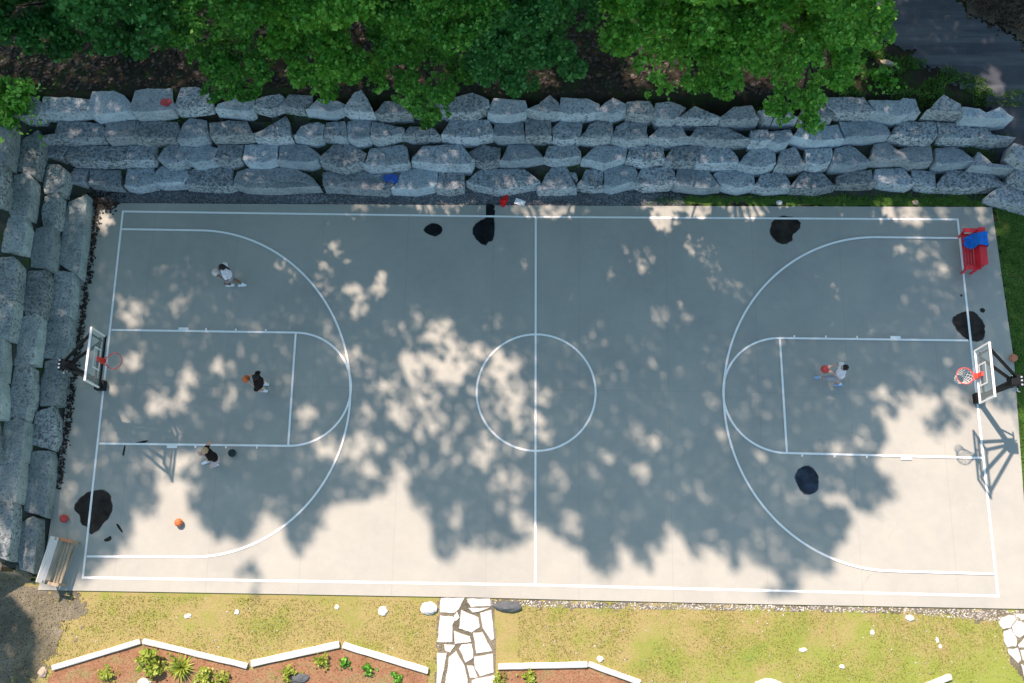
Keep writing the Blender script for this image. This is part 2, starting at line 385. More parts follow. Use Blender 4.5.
# yard at the bottom, grass right of the court, gravel, drive, beds
yard = W2([(20, 594), (70, 592), (436, 598), (495, 600), (700, 604), (1024, 612)])
yard = [(yard[0][0], yard[0][1]+.5)]+[(a, b+.5) for a, b in yard[1:]]
yard = yard+[(60, yard[-1][1]), (60, -40), (-60, -40), (-60, -12), (-15.6, -9.2), (-15.3, -8)]
drape('lawn', yard, 'grass', .012, .16, .10)
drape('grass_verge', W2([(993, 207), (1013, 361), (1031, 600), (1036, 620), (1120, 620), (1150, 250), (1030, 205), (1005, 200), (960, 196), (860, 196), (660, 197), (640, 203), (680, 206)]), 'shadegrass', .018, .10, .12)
drape('gravel_strip', W2([(96, 206), (96, 190), (130, 186), (660, 190), (665, 206)]), 'gravel', .012, .10, .06)
drape('gravel_border', W2([(470, 599), (1040, 611), (1040, 626), (975, 618), (900, 612), (700, 608), (560, 606), (470, 603)]), 'pgravel', .020, .08, .10)
drape('gravel_corner', W2([(-60, 560), (30, 572), (50, 588), (80, 590), (80, 606), (62, 640), (30, 683), (-60, 690)]), 'pgravel', .024, .05, .35)
drape('terrace_soil', W2([(0, 114), (140, 112), (540, 110), (980, 112)], 2.0)+[(17, 8.2), (17, 6.4), (14.6, 6.30), (-14.6, 6.10), (-14.6, -5.6), (-18, -5.6), (-18, 8.6)], 'terrace', .008, .12, .05)
drape('driveway', W2([(874, -120), (876, 10), (886, 40), (915, 58), (945, 78), (975, 88), (1000, 108), (1014, 140), (1034, 160), (1150, 230), (1230, 200), (1150, 110), (1024, 44), (960, 6), (935, -60), (900, -140)], 2.0), 'asphalt', .030, .06, .20)
bedL = W2([(52, 671), (141, 643), (248, 669), (340, 647), (428, 675)]); bedL = [(bedL[0][0]-.3, -9.5)]+bedL+[(bedL[-1][0], -9.5)]
bedR = W2([(500, 668), (588, 667), (640, 686)]); bedR = [(bedR[0][0], -9.5)]+bedR+[(bedR[-1][0]+1, -9.5)]
drape('planting_bed', bedL, 'bed', .030, .10, .02); drape('planting_bed', bedR, 'bed', .030, .10, .02)
# ------------------------------------------------------------------ court
courtP = W2([(93, 203), (540, 205.5), (992, 207), (1003, 285), (1014, 361), (1024, 500), (1032, 609), (1000, 608.5), (700, 603), (476, 597.5), (250, 593.5), (38, 590), (48, 540), (58, 470), (68, 385), (78, 290)])
bm = bmesh.new(); vs = [bm.verts.new((x, y, 0)) for x, y in courtP]; f = bm.faces.new(vs)
if f.normal.z < 0: f.normal_flip()
r = bmesh.ops.extrude_face_region(bm, geom=[f]); 
for v in r['geom']:
    if isinstance(v, bmesh.types.BMVert): v.co.z = -.25
bmesh.ops.recalc_face_normals(bm, faces=bm.faces)
me = bpy.data.meshes.new('court'); bm.to_mesh(me); bm.free(); me.materials.append(M['concrete'])
tag(bpy.data.objects.new('court', me), kind='structure'); C.objects.link(bpy.data.objects['court'])
LM = MB()
def stripe(pts, w=.065, z=.008, closed=False):
    pts = [Vector((p[0], p[1])) for p in pts]; N = len(pts); L = []
    for i, p in enumerate(pts):
        a = pts[i-1] if (i > 0 or closed) else p; b = pts[(i+1) % N] if (i < N-1 or closed) else p
        d = (b-a).normalized(); n = Vector((-d.y, d.x))*w/2
        k = 1.0
        L.append((p+n, p-n))
    V = []; Fc = []
    for a, b in L: V += [(a.x, a.y, z), (b.x, b.y, z)]
    for i in range(N if closed else N-1):
        j = (i+1) % N; Fc.append((2*i+1, 2*j+1, 2*j, 2*i))
    LM.add(V, Fc)
tl, tr, br, bl = [at(*p) for p in ((123, 211.5), (957.5, 219.5), (998, 596), (83, 577.5))]
tm, bmid = at(535.8, 217), at(535.3, 585)
e = .033
# every stripe sits 1.2 mm above the last so crossings never share a plane
zz = [.008]
def st(pts, w=.065, closed=False): stripe(pts, w, zz[0], closed); zz[0] += .0012
def ext(a, b, k=e): d = (b-a).normalized(); return [a-d*k, b+d*k]
st([tl-(tm-tl).normalized()*e, tm, tr+(tr-tm).normalized()*e]); st([bl-(bmid-bl).normalized()*e, bmid, br+(br-bmid).normalized()*e])
st([tl, bl]); st([tr, br]); st([tm, bmid])
cc = Vector((0.0, 0.0, 0)); st([(cc.x+1.83*math.cos(a), cc.y+1.83*math.sin(a)) for a in np.linspace(0, 2*math.pi, 97)[:-1]], closed=True)
def lane(p1, f1, p2, f2, sgn, apex3, t1, s1, t2, s2):
    p1, f1, p2, f2, t1, s1, t2, s2 = [at(*q) for q in (p1, f1, p2, f2, t1, s1, t2, s2)]
    c = (f1+f2)/2; hy = (f1-f2)/2; hx = Vector((sgn*1.83, 0, 0))
    arc = [c+hy*math.cos(a)+hx*math.sin(a) for a in np.linspace(0, math.pi, 40)]
    st([p1]+arc+[p2]); st([f1, f2])
    c3 = (s1+s2)/2; hy = (s1-s2)/2; ap = at(*apex3); hx = Vector((ap.x-c3.x, (ap.y-c3.y), 0))
    hx = Vector((ap.x-c3.x, 0, 0))
    arc = [c3+hy*math.cos(a)+hx*math.sin(a) for a in np.linspace(0, math.pi, 70)]
    st([t1]+arc+[t2])
    # lane marks: one block and three ticks on each side
    for a, b, o in ((p1, f1, 1), (p2, f2, -1)):
        d = (a-b).normalized(); n = Vector((0, o, 0))
        for s, w_ in ((.62*2.0, .0),):
            pass
        q = b+d*(5.8-2.22); st([b+d*(5.8-2.08)+n*.06, b+d*(5.8-2.40)+n*.06], .11)
        for s in (.95, 1.90, 2.84)if sgn > 0 else (.45, 1.42, 2.38):
            st([b+d*s+n*.03, b+d*s+n*.10], .055)
lane((111.6, 330), (295.9, 332.7), (99.3, 443.6), (288.3, 445.9), 1, (350.4, 390), (121.9, 229.3), (200, 230.5), (87, 556.4), (190, 557))
lane((968, 340.7), (779.7, 338.3), (981.7, 458), (786.7, 453.2), -1, (723.4, 391), (957.8, 238.4), (876, 237.5), (995.5, 574), (891, 571))
tag(LM.build('court_markings', 'paint'), kind='structure')
# puddles
def sheet(P, z0, name, mat, label):
    P = W2(P); c = Vector((sum(p[0] for p in P)/len(P), sum(p[1] for p in P)/len(P)))
    pts = []; rsz = min(1, max((Vector(p)-c).length for p in P)/.5)
    for i in range(len(P)):
        a = Vector(P[i]); b = Vector(P[(i+1) % len(P)])
        pa, pb = Vector(P[i-1]), Vector(P[(i+2) % len(P)])
        for k in range(6):
            t = k/6; q = .5*((2*a)+(b-pa)*t+(2*pa-5*a+4*b-pb)*t*t+(3*a-pa-3*b+pb)*t*t*t); n = noise.noise(Vector((q.x*9, q.y*9, 1)))*.03*rsz+noise.noise(Vector((q.x*25, q.y*25, 1)))*.012*rsz; q = q+(q-c).normalized()*n; pts.append((q.x-c.x, q.y-c.y, 0))
    n = len(pts); V = [(0, 0, .0015)]+[(p[0]*.6, p[1]*.6, .0013) for p in pts]+pts
    Fc = [(0, 1+i, 1+(i+1) % n) for i in range(n)]+[(1+i, 1+n+i, 1+n+(i+1) % n, 1+(i+1) % n) for i in range(n)]
    k0 = len(V); rw = [.008+.030*rsz*max(0, noise.noise(Vector((p[0]*4+c.x, p[1]*4+c.y, 9)))+.25) for p in pts]
    V += [(p[0]*(1+w_/math.hypot(p[0], p[1])), p[1]*(1+w_/math.hypot(p[0], p[1])), -.001) for p, w_ in zip(pts, rw)]; nf = len(Fc)
    Fc += [(1+n+i, k0+i, k0+(i+1) % n, 1+n+(i+1) % n) for i in range(n)]
    o = new_obj(name, V, Fc, [mat, 'damp'])
    if sum(Vector(P[i-1]).cross(Vector(P[i])) for i in range(len(P))) < 0: o.data.flip_normals()
    for f_ in list(o.data.polygons)[nf:]: f_.material_index = 1
    o.location = (c.x, c.y, z0); tag(o, label, 'puddle', 'dark wet patches on the court'); return o
def Z(P, x0, y0, s): return [(x0+x/s, y0+y/s) for x, y in P]
sheet(Z([(95, 275), (150, 228), (210, 245), (215, 290), (165, 315)], 410, 190, 6.827), .004, 'puddle', 'wet', 'small black wet patch near the top sideline, left of the keyhole-shaped one')
sheet(Z([(523, 100), (577, 105), (573, 130), (580, 150), (572, 200), (578, 260), (565, 340), (540, 350), (515, 375), (465, 350), (430, 300), (435, 250), (470, 215), (515, 190)], 410, 190, 6.827), .004, 'puddle', 'wet', 'keyhole-shaped black wet patch running off the top edge of the court beside the red rag')
sheet(Z([(90, 150), (130, 135), (180, 150), (185, 180), (160, 205), (155, 225), (125, 240), (95, 225), (75, 195)], 750, 180, 3.737), .004, 'puddle', 'wetb', 'round dark wet patch with a notch touching the top sideline on the right half')
sheet(Z([(65, 560), (80, 530), (130, 508), (180, 510), (225, 560), (235, 600), (225, 650), (185, 662), (140, 650), (100, 615)], 940, 215, 5.25), .004, 'puddle', 'wetb', 'dark wet patch crossing the right baseline between the red bench and the hoop')
sheet(Z([(210, 495), (224, 489), (236, 500), (228, 512), (214, 508)], 940, 215, 5.25), .004, 'puddle', 'wetb', 'tiny black wet spot just right of the baseline below the red bench')
sheet(Z([(106, 421), (112, 417), (117, 424), (112, 429)], 940, 215, 5.25), .004, 'puddle', 'wetb', 'tiny dark wet spot just left of the right baseline')
sheet(Z([(530, 265), (545, 235), (575, 226), (600, 245), (610, 275), (605, 305), (580, 322), (550, 310)], 640, 400, 3.415), .004, 'puddle', 'wetd', 'blue-black oval wet patch below the right free throw lane')
sheet(Z([(265, 185), (285, 150), (330, 110), (400, 98), (440, 125), (445, 165), (452, 185), (430, 235), (400, 265), (385, 290), (345, 310), (325, 275), (300, 265), (290, 225)], 20, 470, 4.875), .004, 'puddle', 'wetb', 'largest dark wet patch, crossing the left baseline above the wooden bench')
sheet(Z([(470, 268), (480, 266), (500, 298), (494, 302)], 20, 470, 4.875), .004, 'puddle', 'wetb', 'thin slanting wet streak right of the largest wet patch')
sheet(Z([(428, 330), (440, 322), (446, 336), (434, 346), (414, 348), (412, 338)], 20, 470, 4.875), .004, 'puddle', 'wetb', 'tiny black wet smear below the largest wet patch')
sheet([(135, 443), (146, 440.5), (147.5, 441.5), (139, 445)], .004, 'puddle', 'wetb', 'small wet streak touching the lower lane line near the left baseline')
sheet([(122.5, 454), (124.5, 446), (125.5, 446.5), (124, 455)], .004, 'puddle', 'wetb', 'thin wet drip below the lower lane line near the left baseline')
# ------------------------------------------------------------------ boulders
def ordn(n):
    a = ['', 'first', 'second', 'third', 'fourth', 'fifth', 'sixth', 'seventh', 'eighth', 'ninth', 'tenth', 'eleventh', 'twelfth', 'thirteenth', 'fourteenth', 'fifteenth', 'sixteenth', 'seventeenth', 'eighteenth', 'nineteenth', 'twentieth']
    if n <= 20: return a[n]
    if n < 30: return 'twenty-'+a[n-20]
    return 'thirtieth' if n == 30 else 'thirty-'+a[n-30]
def stone(P, course, side, mat):
    zb = .5*(course-1)+random.uniform(-.02, .02); zt = .5*course+random.uniform(-.03, .05)+(.12 if side == 'left' and course == 4 else 0)
    us = [p[0] for p in P]; vs = [p[1] for p in P]
    a0, a1 = (min(vs), max(vs)) if side == 'back' else (max(us)*0+min(us), max(us))
    Wp = []
    for u, v in P:
        k = ((v-a0)/(a1-a0)) if side == 'back' else ((u-a0)/(a1-a0))
        k = ss(.45, .95, k); Wp.append(at(u, v, zt+(zb-zt)*k).xy)
    c = sum(Wp, Vector((0, 0)))/len(Wp)
    # resample outline
    ring = []; per = sum((Wp[i]-Wp[i-1]).length for i in range(len(Wp)))
    for i in range(len(Wp)):
        a, b = Wp[i], Wp[(i+1) % len(Wp)]; n = max(1, int((b-a).length/.085))
        for k in range(n):
            q = a.lerp(b, k/n); ring.append(q)
    if sum(ring[i-1].x*ring[i].y-ring[i].x*ring[i-1].y for i in range(len(ring))) < 0: ring.reverse()
    cen = sum(ring, Vector((0, 0)))/len(ring)
    back = Vector((0, 1)) if side == 'back' else Vector((-1, 0))
    ring = [q+(q-cen).normalized()*(.026 if side == 'back' else .035)+back*(.045*ss(-.05, .2, (q-cen).dot(back))) for q in ring]
    m = len(ring); V = []; Fc = []
    sd = random.uniform(0, 100)
    tilt = Vector((random.uniform(-.04, .04), random.uniform(-.03, .03)))
    prof = [(1.0, zb-.30, 0), (1.015, zb+.06, .012), (1.0, zt-.22, .03), (.992, zt-.06, .028), (.968, zt-.015, .020), (.90, zt, .03), (.62, zt+.008, .035), (.34, zt+.01, .035)]
    for k, z, am in prof:
        for q in ring:
            d = q-c; L = d.length; kk = 1-(1-k)*min(1.6, .55/max(L, .2)) if k > .8 else k
            p = c+d*kk
            nz = noise.fractal(Vector((p.x*3.3, p.y*3.3, z*3.3+sd)), .6, 2.1, 4)
            n2 = noise.cell(Vector((p.x*4.1+sd, p.y*4.1, z*4.1)))-.5
            p = p+d.normalized()*(nz*am*.9+n2*am*.2)
            zq = z+(nz*am*.5+n2*am*.2+tilt.dot(d) if z > zt-.15 else 0)
            V.append((p.x-c.x, p.y-c.y, zq-zb))
    V.append((0, 0, zt-zb+.01))
    for r_ in range(len(prof)-1):
        for i in range(m): Fc.append((r_*m+i, r_*m+(i+1) % m, (r_+1)*m+(i+1) % m, (r_+1)*m+i))
    for i in range(m): Fc.append(((len(prof)-1)*m+i, (len(prof)-1)*m+(i+1) % m, len(V)-1))
    o = new_obj('boulder', V, Fc, mat); o.location = (c.x, c.y, zb)
    w = max(us)-min(us); h = max(vs)-min(vs); area = abs(sum(P[i-1][0]*P[i][1]-P[i][0]*P[i-1][1] for i in range(len(P))))/2
    fill = area/(w*h)
    if side == 'back':
        sh = 'long flat' if w > 2.1*h else 'wedge-shaped' if fill < .66 else 'squarish' if w < 1.25*h else 'blocky'
        if w > 55: sh = 'large long'
    else: sh = 'long slab-like' if h > 2.0*w else 'squarish' if h < 1.3*w else 'blocky'
    o['_s'] = sh; o['_u'] = sum(us)/len(us); o['_v'] = sum(vs)/len(vs)
    return o
s1 = 5.693
BW = {4: [], 3: [], 2: [], 1: []}
def put(row, x0, polys, s=s1, y0=85):
    for P in polys: BW[row].append(Z(P, x0, y0, s))
put(4, 0, [[(60,130),(100,80),(200,75),(235,110),(245,160),(258,215),(160,215),(120,200),(55,165)], [(245,75),(400,75),(518,85),(520,185),(440,195),(300,200),(250,175),(240,120)], [(525,45),(640,40),(700,60),(755,120),(768,190),(700,200),(575,215),(525,180)]])
put(3, 0, [[(330,215),(480,215),(570,225),(600,260),(610,335),(500,340),(280,345),(262,325),(310,280)], [(605,215),(765,210),(768,300),(790,330),(640,340),(612,300)]])
put(2, 0, [[(275,350),(390,355),(385,450),(280,440)], [(400,350),(720,355),(735,470),(440,470),(395,440)]])
put(1, 0, [[(420,480),(500,485),(505,590),(415,590)], [(512,485),(680,490),(715,610),(600,595),(525,580),(512,540)]])
put(4, 130, [[(30,40),(100,25),(230,25),(240,110),(268,180),(190,192),(60,198),(28,180)], [(290,20),(370,15),(440,40),(480,120),(480,165),(300,182),(258,150),(265,110)], [(500,110),(600,80),(700,90),(718,180),(690,192),(510,175)], [(705,85),(850,55),(875,75),(865,130),(810,178),(722,160)]])
put(3, 130, [[(35,210),(265,215),(285,260),(285,335),(60,342),(35,325),(30,300)], [(300,230),(340,195),(430,210),(440,260),(455,330),(380,342),(295,345),(285,290)], [(455,225),(560,210),(660,215),(700,280),(710,325),(490,332),(465,290)]])
put(3, 260, [[(-25,290),(40,245),(145,185),(165,220),(195,335),(90,340),(-10,330)]])
put(2, 130, [[(-10,350),(150,350),(155,460),(110,468),(0,465),(-10,430)], [(220,345),(300,350),(345,350),(325,410),(330,465),(240,488),(160,415),(170,390)], [(350,360),(440,345),(495,370),(495,455),(390,480),(325,430),(330,390)], [(500,345),(640,348),(645,450),(590,470),(500,455),(495,400)], [(655,345),(840,340),(848,440),(800,472),(690,472),(650,430)]])
put(1, 130, [[(-20,480),(130,475),(140,510),(160,590),(70,615),(0,605),(-20,560)], [(140,500),(180,470),(315,480),(325,520),(330,590),(200,595),(165,585)], [(330,490),(480,470),(580,475),(585,540),(612,600),(560,612),(340,600),(330,560)]])
put(1, 260, [[(-130,500),(-60,480),(80,475),(200,480),(300,530),(355,610),(100,622),(-60,620),(-125,590),(-145,540)]])
put(4, 260, [[(165,60),(295,65),(290,95),(260,150),(265,175),(130,150),(118,120)], [(270,140),(330,85),(440,95),(485,110),(470,170),(430,192),(330,185),(265,150)], [(540,50),(575,35),(640,150),(662,200),(520,188),(482,150)], [(660,165),(710,100),(780,105),(850,150),(870,198),(700,208),(665,190)]])
put(3, 260, [[(200,290),(235,240),(330,215),(362,230),(365,330),(320,342),(210,325)], [(375,220),(480,210),(490,240),(502,335),(380,320),(372,290)], [(500,215),(560,200),(630,215),(635,335),(560,350),(508,320)], [(640,215),(820,245),(820,270),(750,320),(680,348),(640,320)]])
put(2, 260, [[(115,345),(260,345),(340,400),(340,465),(290,478),(120,465),(112,420)], [(340,410),(420,345),(500,335),(600,390),(595,450),(490,510),(380,470),(345,435)], [(630,370),(810,345),(830,360),(850,440),(840,485),(640,500),(600,480),(605,440)]])
put(1, 260, [[(360,505),(500,495),(600,495),(800,500),(790,540),(720,635),(640,625),(440,610),(380,605),(358,550)]])
put(4, 390, [[(140,150),(200,90),(290,100),(320,190),(180,192)], [(370,75),(470,50),(560,90),(565,120),(480,200),(330,195),(310,180)], [(590,80),(770,95),(778,130),(770,195),(680,212),(600,208),(560,190)]])
put(3, 390, [[(70,285),(115,240),(250,250),(285,300),(280,322),(130,325),(90,315)], [(310,250),(350,205),(560,205),(590,260),(580,300),(470,340),(380,335),(300,310),(298,280)], [(600,215),(755,205),(765,330),(620,332),(592,310)]])
put(2, 390, [[(125,410),(190,355),(400,345),(475,420),(460,495),(300,490),(150,465),(125,440)], [(450,385),(520,345),(625,365),(625,450),(550,480),(480,430)], [(680,345),(800,345),(855,390),(870,440),(700,470),(630,468),(640,420)]])
put(1, 390, [[(75,490),(150,480),(265,495),(265,560),(250,610),(150,630),(20,625),(40,580)], [(280,500),(420,500),(420,610),(350,630),(272,615)], [(435,545),(520,480),(760,485),(850,545),(850,560),(720,615),(620,630),(480,580)]])
put(4, 520, [[(40,170),(110,110),(170,60),(215,100),(222,130),(205,198),(80,192)], [(235,80),(380,85),(450,110),(450,140),(430,195),(290,208),(215,195)], [(460,125),(530,80),(600,110),(600,150),(590,180),(520,205),(440,195)], [(610,100),(740,95),(770,140),(765,200),(710,217),(640,205),(608,175)]])
put(3, 520, [[(30,195),(170,200),(178,330),(34,332)], [(185,245),(230,215),(355,210),(335,335),(240,348),(190,325)], [(400,230),(440,210),(525,215),(530,290),(510,330),(420,342),(340,335),(355,290)], [(550,240),(600,215),(715,220),(718,345),(620,355),(525,320),(530,290)]])
put(2, 520, [[(135,410),(165,350),(310,350),(345,380),(345,430),(290,455),(190,462),(138,445)], [(355,415),(440,350),(600,355),(612,370),(600,410),(550,445),(475,485),(400,455),(352,430)], [(625,370),(650,350),(810,350),(812,455),(700,468),(610,420)]])
put(1, 520, [[(180,475),(260,465),(295,530),(318,620),(110,628),(98,600),(120,570)], [(285,500),(315,505),(330,540),(318,580)], [(335,560),(380,490),(475,475),(472,550),(470,605),(400,612),(322,595)], [(485,480),(560,455),(650,475),(665,500),(650,570),(600,590),(520,618),(475,605),(482,550)], [(700,475),(850,475),(882,500),(885,560),(840,600),(700,610),(655,570),(660,530)]])
put(4, 650, [[(35,110),(120,100),(205,130),(165,180),(115,235),(35,230),(30,170)], [(140,225),(170,180),(255,128),(310,150),(385,210),(380,232),(160,235)], [(390,210),(480,130),(580,125),(610,180),(600,232),(400,238)], [(620,150),(760,130),(830,180),(820,225),(640,225)]])
put(3, 650, [[(0,290),(60,245),(180,240),(210,290),(218,335),(90,352),(-15,335)], [(230,290),(270,245),(430,245),(560,300),(565,320),(440,358),(240,335)], [(580,265),(670,260),(670,355),(600,362),(575,320)], [(680,270),(800,260),(812,285),(780,330),(710,372),(678,350)]])
put(2, 650, [[(130,360),(300,350),(295,390),(235,475),(90,475),(72,455)], [(310,360),(450,365),(500,410),(490,478),(260,482),(252,470)], [(505,445),(580,370),(690,365),(712,400),(700,470),(640,500),(560,498),(500,475)], [(750,380),(825,360),(870,440),(860,490),(800,498),(705,492),(718,460)]])
put(1, 650, [[(165,480),(320,485),(385,565),(388,610),(300,620),(150,605),(132,580)], [(365,510),(420,485),(585,495),(585,600),(490,622),(400,570)], [(640,510),(760,500),(800,560),(780,615),(640,625),(580,605)]])
put(4, 780, [[(130,140),(200,105),(265,130),(280,215),(180,225),(110,215)], [(275,75),(480,75),(500,110),(512,190),(480,205),(310,192),(270,120)], [(505,95),(680,95),(700,80),(770,85),(795,160),(740,190),(640,218),(590,210),(540,165)]])
put(3, 780, [[(75,290),(110,250),(330,230),(340,340),(170,355),(90,325)], [(345,215),(460,215),(540,200),(610,240),(625,280),(590,325),(400,332),(350,338)]])
put(2, 780, [[(128,480),(155,370),(295,362),(300,385),(265,470),(200,497)], [(320,365),(400,350),(500,430),(490,470),(400,492),(280,490),(275,475)], [(545,345),(610,330),(690,430),(690,460),(500,462),(505,430)]])
put(1, 780, [[(130,500),(230,500),(300,575),(300,600),(200,625),(60,620),(45,605)], [(330,520),(400,500),(520,490),(528,530),(520,595),(320,598),(310,580)], [(545,485),(700,480),(755,570),(740,590),(700,610),(560,570),(535,530)]])
s8 = 5.253
put(4, 874, [[(245,175),(300,120),(370,60),(400,80),(455,100),(440,190),(360,180)], [(445,200),(470,120),(560,130),(600,150),(665,120),(698,205),(620,218),(450,208)]], s8)
put(3, 874, [[(90,265),(130,200),(300,195),(328,200),(328,270),(280,318),(150,310),(95,290)], [(335,200),(500,210),(512,280),(500,315),(390,315),(330,305)], [(515,235),(580,220),(605,265),(735,285),(700,315),(600,322),(510,310)]], s8)
put(2, 874, [[(125,345),(200,325),(300,320),(302,400),(280,430),(180,442),(150,410)], [(330,335),(420,330),(470,350),(520,385),(490,435),(330,450),(302,440)], [(550,355),(600,420),(730,455),(715,478),(600,465),(500,440),(530,400)], [(745,440),(800,455),(830,520),(790,560),(760,530),(735,480)]], s8)
put(1, 874, [[(205,455),(320,460),(325,500),(295,568),(220,550),(205,490)], [(400,450),(620,475),(660,545),(640,565),(400,570),(310,565),(330,520)], [(700,520),(740,530),(800,600),(850,690),(800,690),(720,640),(615,590),(612,575)]], s8)
BW[3].append(Z([(740,310),(790,330),(830,420),(800,450),(740,430),(725,360)], 874, 85, s8))
rowname = {1: 'lowest', 2: 'second', 3: 'third', 4: 'top'}
for row in (1, 2, 3, 4):
    os_ = [stone(P, row, 'back', 'stone_b') for P in BW[row]]
    os_.sort(key=lambda o: o['_u'])
    for i, o in enumerate(os_):
        tag(o, '%s grey boulder, %s from the left, %s course of the back wall' % (o['_s'], ordn(i+1), rowname[row]), 'boulder', 'boulders of the terraced retaining wall')
s2 = 4.88
LA = {1: [], 2: [], 3: [], 4: []}
def putl(col, y0, polys):
    for P in polys: LA[col].append(Z(P, 0, y0, s2))
putl(4, 110, [[(-40,60),(30,50),(70,60),(98,110),(90,180),(40,270),(-40,250)], [(-40,255),(30,268),(60,310),(25,465),(-40,445)]])
putl(3, 110, [[(110,150),(215,130),(232,180),(195,335),(140,310),(85,290),(80,250)], [(70,320),(150,320),(195,375),(165,540),(60,515),(45,480)], [(30,525),(150,540),(160,600),(145,715),(0,690),(10,600)]])
putl(2, 110, [[(240,265),(290,270),(345,320),(325,425),(225,400),(220,370)], [(225,425),(300,425),(320,450),(300,580),(215,570),(210,480)], [(180,580),(290,585),(290,660),(275,790),(155,760),(160,680)]])
putl(1, 110, [[(340,450),(450,440),(450,480),(410,790),(390,815),(300,750),(290,740),(320,560)]])
putl(3, 240, [[(-40,92),(100,110),(125,150),(110,310),(-40,280)], [(-40,288),(50,290),(110,320),(62,490),(-40,475)], [(-40,482),(40,490),(62,520),(40,690),(-40,690)]])
putl(2, 240, [[(135,155),(250,170),(260,200),(230,385),(130,365),(115,330)], [(110,380),(195,372),(228,400),(190,610),(75,610),(85,530)]])
putl(2, 360, [[(80,35),(150,25),(190,60),(185,200),(120,290),(40,270),(45,210)]])
putl(1, 240, [[(275,150),(385,185),(380,300),(370,380),(320,385),(240,385),(260,230)], [(240,400),(365,385),(368,430),(365,520),(310,580),(215,575),(225,480)]])
putl(1, 360, [[(225,10),(300,5),(310,60),(335,70),(320,225),(205,220),(205,100),(220,60)]])
putl(3, 360, [[(-40,108),(20,108),(48,140),(15,280),(-40,280)], [(-40,300),(5,310),(15,400),(0,490),(-40,490)]])
putl(2, 360, [[(25,300),(120,290),(160,320),(140,500),(0,500),(10,400)], [(0,510),(135,505),(130,600),(110,700),(-40,690),(-40,520)]])
putl(1, 360, [[(185,255),(280,240),(300,300),(305,390),(270,440),(165,410),(170,330)], [(165,450),(270,455),(280,500),(245,770),(200,760),(125,730),(120,680),(150,520)]])
putl(2, 470, [[(-40,170),(100,165),(105,200),(75,430),(40,440),(-40,410)]])
putl(1, 470, [[(160,232),(220,250),(215,330),(180,505),(100,480),(95,420),(110,260)], [(-40,440),(30,446),(85,485),(60,505),(-40,495)]])
coln = {1: 'lowest step', 2: 'middle step', 3: 'upper step', 4: 'highest step'}
for col in (1, 2, 3, 4):
    os_ = [stone(P, col, 'left', 'stone_l') for P in LA[col]]
    os_.sort(key=lambda o: o['_v'])
    for i, o in enumerate(os_):
        tag(o, '%s green-grey boulder, %s from the top, %s of the left wall' % (o['_s'], ordn(i+1), coln[col]), 'boulder', 'boulders of the left retaining wall')
for o in list(bpy.data.objects):
    for k in ('_s', '_u', '_v'):
        if k in o: del o[k]
# bluish tint of one boulder, added as a thin skin on its top
bp = at(391, 178, .56)
def blob(name, c, rx, ry, rz, mat, label, cat, group=None, rot=0, am=.25, seed=1, sub=3):
    bm = bmesh.new(); bmesh.ops.create_icosphere(bm, subdivisions=sub, radius=1)
    for v in bm.verts:
        n = noise.fractal(v.co*1.4+Vector((seed*7.3, 0, 0)), .7, 2, 3); c2 = noise.cell(v.co*1.3+Vector((seed*3.1, 5, 0)))-.5
        q = v.co*(1+n*am+c2*am*.3); v.co = Vector((q.x*rx, q.y*ry, max(q.z, -.55)*rz))
    me = bpy.data.meshes.new(name); bm.to_mesh(me); bm.free(); me.materials.append(M[mat] if isinstance(mat, str) else mat)
    o = bpy.data.objects.new(name, me); C.objects.link(o); o.location = c; o.rotation_euler = (0, 0, rot); tag(o, label, cat, group); return o
blob('blue_blotch', (bp.x, bp.y, .53), .27, .15, .012, plain('blue_rock_tint', (.05, .12, .42), .9, .1, 0, .5), 'blue scrap tinting the long boulder in the lowest course', 'blotch', am=.35, seed=3)
rl = at(166, 102, 2.05); blob('leaf_cluster', (rl.x, rl.y, 2.06), .17, .12, .05, plain('red_leaf', (.45, .05, .06)), 'red fallen leaves on a top course boulder below the left trees', 'leaves', am=.5, seed=9)
# ------------------------------------------------------------------ flagstones
drape('path_bed', W2([(438, 598), (494, 600), (496, 720), (434, 720)]), 'pgravel', .022, .06, .03)
drape('path_bed', W2([(998, 612), (1090, 614), (1120, 740), (1040, 700), (1012, 665), (1003, 630)]), 'pgravel', .026, .06, .03)
FS = MB()
def flag(P, th=.045):
    W_ = [Vector(p) for p in P]; c = sum(W_, Vector((0, 0)))/len(W_); V = []; 
    ring = []
    for i in range(len(W_)):
        a, b = W_[i], W_[(i+1) % len(W_)]
        for k in range(4):
            q = a.lerp(b, k/4); ring.append(q+(q-c).normalized()*noise.noise(Vector((q.x*6, q.y*6, 2)))*.03)
    if sum(ring[i-1].x*ring[i].y-ring[i].x*ring[i-1].y for i in range(len(ring))) < 0: ring.reverse()
    g = min(Hs(q.x, q.y) for q in ring); top = max(Hs(q.x, q.y) for q in ring)+th; m = len(ring)
    for k, z in ((1, g-.05), (1, top-.012), (.965, top)):
        V += [(c.x+(q.x-c.x)*k, c.y+(q.y-c.y)*k, z) for q in ring]
    V.append((c.x, c.y, top+.002))
    Fc = [(r_*m+i, r_*m+(i+1) % m, (r_+1)*m+(i+1) % m, (r_+1)*m+i) for r_ in (0, 1) for i in range(m)]+[(2*m+i, 2*m+(i+1) % m, 3*m) for i in range(m)]
    FS.add(V, Fc)
